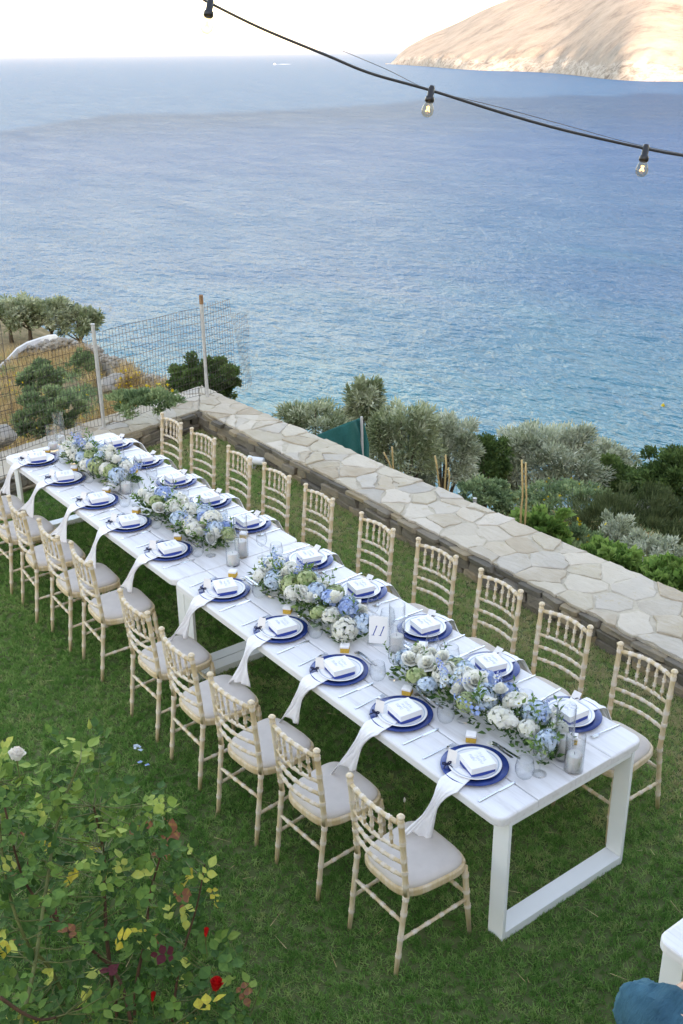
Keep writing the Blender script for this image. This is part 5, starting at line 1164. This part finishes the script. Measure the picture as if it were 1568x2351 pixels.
# lone seeding weed beside the nearest chair
p = at_z(930, 1905, 0.0); wd = thing('tall_weed', 'thin dry seeding weed standing in the lawn beside the nearest lawn-side chairs', 'weed', p)
mb = MB(); mb.tube([(0, 0, 0), (0.012, 0.0, 0.09), (0.004, 0.004, 0.19)], [0.0016, 0.0013, 0.0010], 5); mb.tube([(0.011, 0, 0.08), (0.03, 0.01, 0.12)], 0.0010, 4); mb.tube([(0.009, 0.001, 0.12), (-0.015, 0.01, 0.15)], 0.0010, 4); mb.build('stem', M_DRY, wd)
mb = MB(); mb.lathe([(0, 0.185), (0.006, 0.192), (0.007, 0.205), (0.003, 0.217), (0, 0.222)], 7, (0.004, 0.004, 0)); mb.build('seed_head', M_PAPER, wd)

# ================================================================ ROSE BUSH
POLY = [(-60, 1740), (0, 1700), (40, 1765), (120, 1745), (150, 1690), (205, 1668), (252, 1698), (232, 1790), (300, 1835), (392, 1828), (402, 1905), (480, 1950), (492, 2050), (470, 2120), (525, 2170), (555, 2235), (540, 2300), (600, 2290), (560, 2420), (-60, 2420)]
def inpoly(x, y):
    c_ = False
    for k in range(len(POLY)):
        (x1, y1), (x2, y2) = POLY[k-1], POLY[k]
        if (y1 > y) != (y2 > y) and x < (x2-x1)*(y-y1)/(y2-y1)+x1: c_ = not c_
    return c_
rb = thing('rose_bush', 'big rose bush with yellowing leaves in the near corner of the lawn', 'rose bush', (0.38, 1.80, 0))
OFF = Vector((0.38, 1.80, 0)); root = Vector((0, 0, -0.05))
g = np.random.default_rng(77)
def zrange(x, y):
    top = 1.50-0.0009*(y-1690)-0.0010*max(0, x-150); hi = max(0.45, top); lo = max(0.10, hi-0.25-0.0012*(y-1690)); return lo, hi
clusters = []
while len(clusters) < 520:
    x, y = g.uniform(-60, 600), g.uniform(1660, 2400)
    if not inpoly(x, y): continue
    if y > 2050 and g.random() < 0.25: continue
    lo, hi = zrange(x, y); z = lo+(hi-lo)*g.random()**0.7; clusters.append((at_z(x, y, z)-OFF, (z-lo)/(hi-lo+1e-6), x, y))
# canes
canes = []
def cane(pts, r0, r1, m, nm='cane', thorns=0):
    mb = MB(); P = smooth([Vector(p) for p in pts], 5); k = len(P); mb.tube(P, [r0+(r1-r0)*i/(k-1) for i in range(k)], 7)
    for q in range(thorns):
        i = int(g.integers(1, k-1)); d = Vector(g.normal(size=3)).normalized(); p = P[i]; a = d.orthogonal().normalized()*0.003; mb.add([p+a, p-a, p+d*(r0+0.010)], [(0, 1, 2)])
    mb.build(nm, m, rb, True); canes.append(P)
def S(x, y, z): return at_z(x, y, z)-OFF
cane([S(30, 2420, .75), S(75, 2240, .90), S(100, 2080, 1.05), S(125, 1920, 1.2), S(150, 1830, 1.30), S(185, 1745, 1.42)], 0.0085, 0.004, M_STEMG, thorns=60)
cane([root+Vector((0.05, -0.1, 0)), S(250, 2200, .55), S(240, 2060, .75), S(238, 1960, .9), S(215, 1850, 1.15)], 0.010, 0.004, M_STEMB, thorns=20)
cane([root+Vector((0.0, -0.12, 0)), S(310, 2290, .4), S(335, 2150, .6), S(345, 2050, .75), S(385, 1915, .95)], 0.009, 0.0035, M_STEMB, thorns=20)
cane([root+Vector((-0.1, -0.1, 0)), S(300, 2345, .45), S(262, 2230, .55), S(160, 2140, .8), S(60, 2030, 1.0), S(10, 1850, 1.35)], 0.009, 0.004, M_STEMB, thorns=30)
cane([root, S(130, 2250, .6), S(60, 2160, .85), S(10, 2000, 1.1), S(-10, 1760, 1.45)], 0.009, 0.004, M_STEMG, thorns=40)
cane([root+Vector((-0.1, -0.2, 0)), S(400, 2300, .35), S(420, 2190, .5), S(452, 2080, .65), S(470, 1985, .8)], 0.007, 0.003, M_STEMB, thorns=10)
cane([S(300, 2400, .2), S(420, 2340, .35), S(480, 2290, .5), S(492, 2235, .6)], 0.005, 0.003, M_STEMG)
cane([S(540, 2420, .2), S(575, 2330, .28), S(600, 2262, .38)], 0.004, 0.0022, M_STEMG)
cane([S(0, 2290, .95), S(60, 2330, .85), S(110, 2340, .8), S(200, 2310, .65)], 0.007, 0.004, M_STEMB, thorns=14)
allc = [p for P in canes for p in P]
twigs = MB(); cnt_t = 0
for c_, dpt, x, y in clusters[::2]:
    q = min(allc, key=lambda p: (p-c_).length)
    if (q-c_).length < 0.45: twigs.tube([q, q.lerp(c_, 0.5)+Vector((0, 0, -0.015)), c_], [0.0026, 0.002, 0.0014], 4)
tw = twigs.build('twig_growth', M_STEMG, rb); tw['kind'] = 'stuff'
base_leaves = []
for _ in range(150):
    x, y = g.uniform(-60, 560), g.uniform(1850, 2420)
    if inpoly(x, y): base_leaves.append((at_z(x, y, g.uniform(0.08, 0.45))-OFF, 0.0, x, 2150))
def rleaf(vbase, seed):
    """oval serrated leaflet along +y, folded on its midrib"""
    gg = np.random.default_rng(seed); mb = MB(); hw = [0.0, 0.24, 0.36, 0.37, 0.27, 0.12, 0.0]; k = len(hw); curl = gg.uniform(-0.18, 0.25); fold = gg.uniform(0.10, 0.35); vs = []
    for i in range(k):
        t = i/(k-1); z = curl*t*t; vs += [(-hw[i], t, z+hw[i]*fold), (0, t, z), (hw[i], t, z+hw[i]*fold)]
    for i in range(k-1):
        v_ = float(np.clip(vbase+gg.normal()*0.018, 0, 1)); mb.add([vs[j] for j in (i*3, i*3+1, i*3+4, i*3+3)], [(0, 1, 2, 3)], 0, v_); mb.add([vs[j] for j in (i*3+1, i*3+2, i*3+5, i*3+4)], [(0, 1, 2, 3)], 0, v_+0.012)
    return mb
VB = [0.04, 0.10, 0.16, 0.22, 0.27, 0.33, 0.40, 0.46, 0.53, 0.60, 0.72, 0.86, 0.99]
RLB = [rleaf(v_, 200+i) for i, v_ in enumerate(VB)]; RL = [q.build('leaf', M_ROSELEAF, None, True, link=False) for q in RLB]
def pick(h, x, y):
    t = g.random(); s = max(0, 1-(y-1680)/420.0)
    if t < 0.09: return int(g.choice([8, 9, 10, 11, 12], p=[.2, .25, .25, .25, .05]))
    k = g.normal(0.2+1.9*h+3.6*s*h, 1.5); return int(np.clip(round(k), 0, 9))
leaves = []
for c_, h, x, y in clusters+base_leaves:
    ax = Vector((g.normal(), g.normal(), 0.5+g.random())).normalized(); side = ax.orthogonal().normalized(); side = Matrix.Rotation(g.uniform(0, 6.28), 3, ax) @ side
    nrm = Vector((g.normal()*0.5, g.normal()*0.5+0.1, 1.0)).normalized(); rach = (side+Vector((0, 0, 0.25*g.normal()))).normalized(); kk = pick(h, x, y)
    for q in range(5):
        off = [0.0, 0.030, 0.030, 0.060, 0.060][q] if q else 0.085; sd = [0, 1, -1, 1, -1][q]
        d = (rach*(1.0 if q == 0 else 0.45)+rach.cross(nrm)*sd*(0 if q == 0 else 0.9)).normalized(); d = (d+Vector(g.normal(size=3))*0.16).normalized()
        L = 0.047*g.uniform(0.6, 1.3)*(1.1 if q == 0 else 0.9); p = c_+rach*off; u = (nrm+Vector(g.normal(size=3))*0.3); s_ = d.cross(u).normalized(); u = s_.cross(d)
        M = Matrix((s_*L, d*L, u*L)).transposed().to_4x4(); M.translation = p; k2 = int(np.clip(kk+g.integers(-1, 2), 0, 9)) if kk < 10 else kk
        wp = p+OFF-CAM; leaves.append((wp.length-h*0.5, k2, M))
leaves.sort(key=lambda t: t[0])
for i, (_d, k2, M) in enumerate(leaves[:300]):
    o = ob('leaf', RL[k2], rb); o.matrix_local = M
rest = MB()
for _d, k2, M in leaves[300:]:
    q = RLB[k2]; o_ = len(rest.v); rest.v.extend(tuple(M @ Vector(v_)) for v_ in q.v); rest.f.extend(tuple(a+o_ for a in f_) for f_ in q.f); rest.m.extend(q.m); rest.val.extend(q.val); rest.nodev.extend([0.0]*len(q.v))
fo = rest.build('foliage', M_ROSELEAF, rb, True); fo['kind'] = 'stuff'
R_RED = rose_mesh('rose_bloom', M_RED, 301, 0.026, ((0.2, 3, 1.3), (0.45, 4, 1.25), (0.75, 5, 1.1), (0.95, 5, 0.9)), 1.5)
R_PK = rose_mesh('rose_bloom', M_PINKW, 302, 0.034, ((0.2, 4, 1.2), (0.45, 5, 1.15), (0.72, 6, 1.0), (0.98, 6, 0.8)), 1.2)
R_BUD = rose_mesh('rose_bud', M_RED, 303, 0.012, ((0.3, 3, 1.3), (0.7, 4, 1.2)), 2.2)
for me, (x, y, z), s, lab in ((R_RED, (495, 2268, .62), 1.0, 'open crimson rose'), (R_PK, (38, 1738, 1.52), 0.92, 'blush white rose'), (R_BUD, (350, 2296, .55), 1.1, 'small crimson bud low in the bush'), (R_BUD, (472, 2148, .72), 1.1, 'small dark crimson bud')):
    o = ob(me.name.split('.')[0], me, rb); o.location = S(x, y, z); o.scale = (s, s, s); o['label'] = lab; o.rotation_euler = (0.3, -0.2, 1)
    mb = MB(); e = S(x, y, z); mb.tube([e+Vector((0, 0, -0.10)), e+Vector((0.005, 0, -0.05)), e+Vector((0, 0, -0.004))], [0.0025, 0.0025, 0.005], 6); mb.build('flower_stem', M_STEMG, rb)
mb = MB(); mb.lathe([(0, -0.012), (0.008, -0.006), (0.0095, 0.004), (0.006, 0.018), (0.002, 0.034), (0, 0.038)], 9, S(206, 1668, 1.55)); o = mb.build('rose_bud', M_ROSELEAF, rb, True)

# ================================================================ PERSON (only the shoulder enters the view)
def skin_body(name, joints, edges, radii, m, parent, sub=2):
    me = bpy.data.meshes.new(name); me.from_pydata([tuple(j) for j in joints], edges, []); o = ob(name, me, parent)
    o.modifiers.new('skin', 'SKIN'); me.skin_vertices[0].use_proxy if False else None
    for sv, r_ in zip(me.skin_vertices[0].data, radii): sv.radius = r_ if hasattr(r_, '__len__') else (r_, r_)
    me.skin_vertices[0].data[0].use_root = True
    s = o.modifiers.new('sub', 'SUBSURF'); s.levels = sub; s.render_levels = sub; me.materials.append(m)
    for p in me.polygons: p.use_smooth = True
    o.modifiers['skin'].use_smooth_shade = True
    return o
bx_, by_ = -1.265, 0.0
pe = thing('person', 'person in a teal crinkled shirt seated with back turned at the corner table', 'person', (bx_, 0.22, 0))
J = lambda x, y, z: Vector((x, y-0.22+0.055*max(0, min(1, (z-0.6)/0.4)), z-0.055*max(0, min(1, (z-0.6)/0.4))))
jt = [J(0, .22, .56), J(0, .29, .72), J(0, .375, .90), J(0, .385, 1.00), J(-.07, .28, 1.06), J(-.12, .17, 1.12), J(-.15, .09, 1.18),
      J(.15, .385, .995), J(.205, .24, .77), J(.17, .02, .80), J(.15, -.06, .80), J(-.15, .385, .995), J(-.21, .24, .77), J(-.16, .02, .80), J(-.14, -.06, .80),
      J(.09, .20, .54), J(.11, -.20, .53), J(.11, -.17, .12), J(.11, -.24, .05), J(-.09, .20, .54), J(-.11, -.20, .53), J(-.11, -.17, .12), J(-.11, -.24, .05)]
ed = [(0, 1), (1, 2), (2, 3), (3, 4), (4, 5), (5, 6), (3, 7), (7, 8), (8, 9), (9, 10), (3, 11), (11, 12), (12, 13), (13, 14), (0, 15), (15, 16), (16, 17), (17, 18), (0, 19), (19, 20), (20, 21), (21, 22)]
rd = [.10, .09, .08, .05, .045, .08, .085, .045, .042, .030, .026, .045, .042, .030, .026, .085, .062, .042, .036, .085, .062, .042, .036]
skin_body('body', jt, ed, rd, M_SKIN, pe)
sj = [J(0, .24, .52), J(0, .30, .70), J(0, .385, .88), J(0, .390, 1.0), J(.150, .392, .985), J(.190, .345, .90), J(.205, .29, .82), J(-.150, .392, .985), J(-.185, .345, .90), J(-.205, .29, .82)]
sh = skin_body('shirt', sj, [(0, 1), (1, 2), (2, 3), (3, 4), (4, 5), (5, 6), (3, 7), (7, 8), (8, 9)], [(.175, .15), (.165, .14), (.185, .145), (.14, .12), .098, .092, .086, .098, .092, .086, .092], M_SHIRT, pe, 3)
tx_ = bpy.data.textures.new('crinkle', 'CLOUDS'); tx_.noise_scale = 0.07; d_ = sh.modifiers.new('crinkle', 'DISPLACE'); d_.texture = tx_; d_.strength = 0.034; d_.mid_level = 0.5
tx2 = bpy.data.textures.new('fine_crinkle', 'MARBLE'); tx2.noise_scale = 0.05; tx2.turbulence = 12; d2 = sh.modifiers.new('fine_crinkle', 'DISPLACE'); d2.texture = tx2; d2.strength = 0.012; d2.mid_level = 0.5
skin_body('trousers', [J(0, .22, .56), J(.09, .20, .545), J(.11, -.20, .535), J(.11, -.17, .20), J(-.09, .20, .545), J(-.11, -.20, .535), J(-.11, -.17, .20)], [(0, 1), (1, 2), (2, 3), (0, 4), (4, 5), (5, 6)], [.15, .10, .078, .065, .10, .078, .065], M_CLOTH2, pe)
skin_body('hair', [J(-.15, .11, 1.22), J(-.145, .155, 1.17), J(-.125, .20, 1.11)], [(0, 1), (1, 2)], [.088, .085, .06], M_HAIR, pe)
mb = MB()
for s in (-1, 1):
    mb.lathe([(0, -.008), (.008, 0), (0, .008)], 8, J(-.15+s*.032, .008, 1.19))
mb.build('eye', M_NAVY, pe)
mb = MB(); mb.tube([J(-.15, .01, 1.19), J(-.15, -.012, 1.155), J(-.15, .005, 1.15)], [.006, .012, .008], 6); mb.build('nose', M_SKIN, pe, True)
for s, hx in ((1, .15), (-1, -.14)):
    for q in range(4):
        b0 = J(hx+(q-1.5)*.017, -.085, .795); mb = MB(); L = [.062, .072, .068, .052][q]; mb.tube([b0+Vector((0, .03, 0)), b0, b0+Vector((0, -L*.5, .006)), b0+Vector((0, -L, -.008))], [.009, .009, .008, .006], 7); mb.build('finger', M_SKIN, pe, True)
    mb = MB(); mb.tube([J(hx-s*.015, -.06, .795), J(hx-s*.045, -.09, .79), J(hx-s*.05, -.12, .785)], [.011, .010, .007], 7); mb.build('thumb', M_SKIN, pe, True)
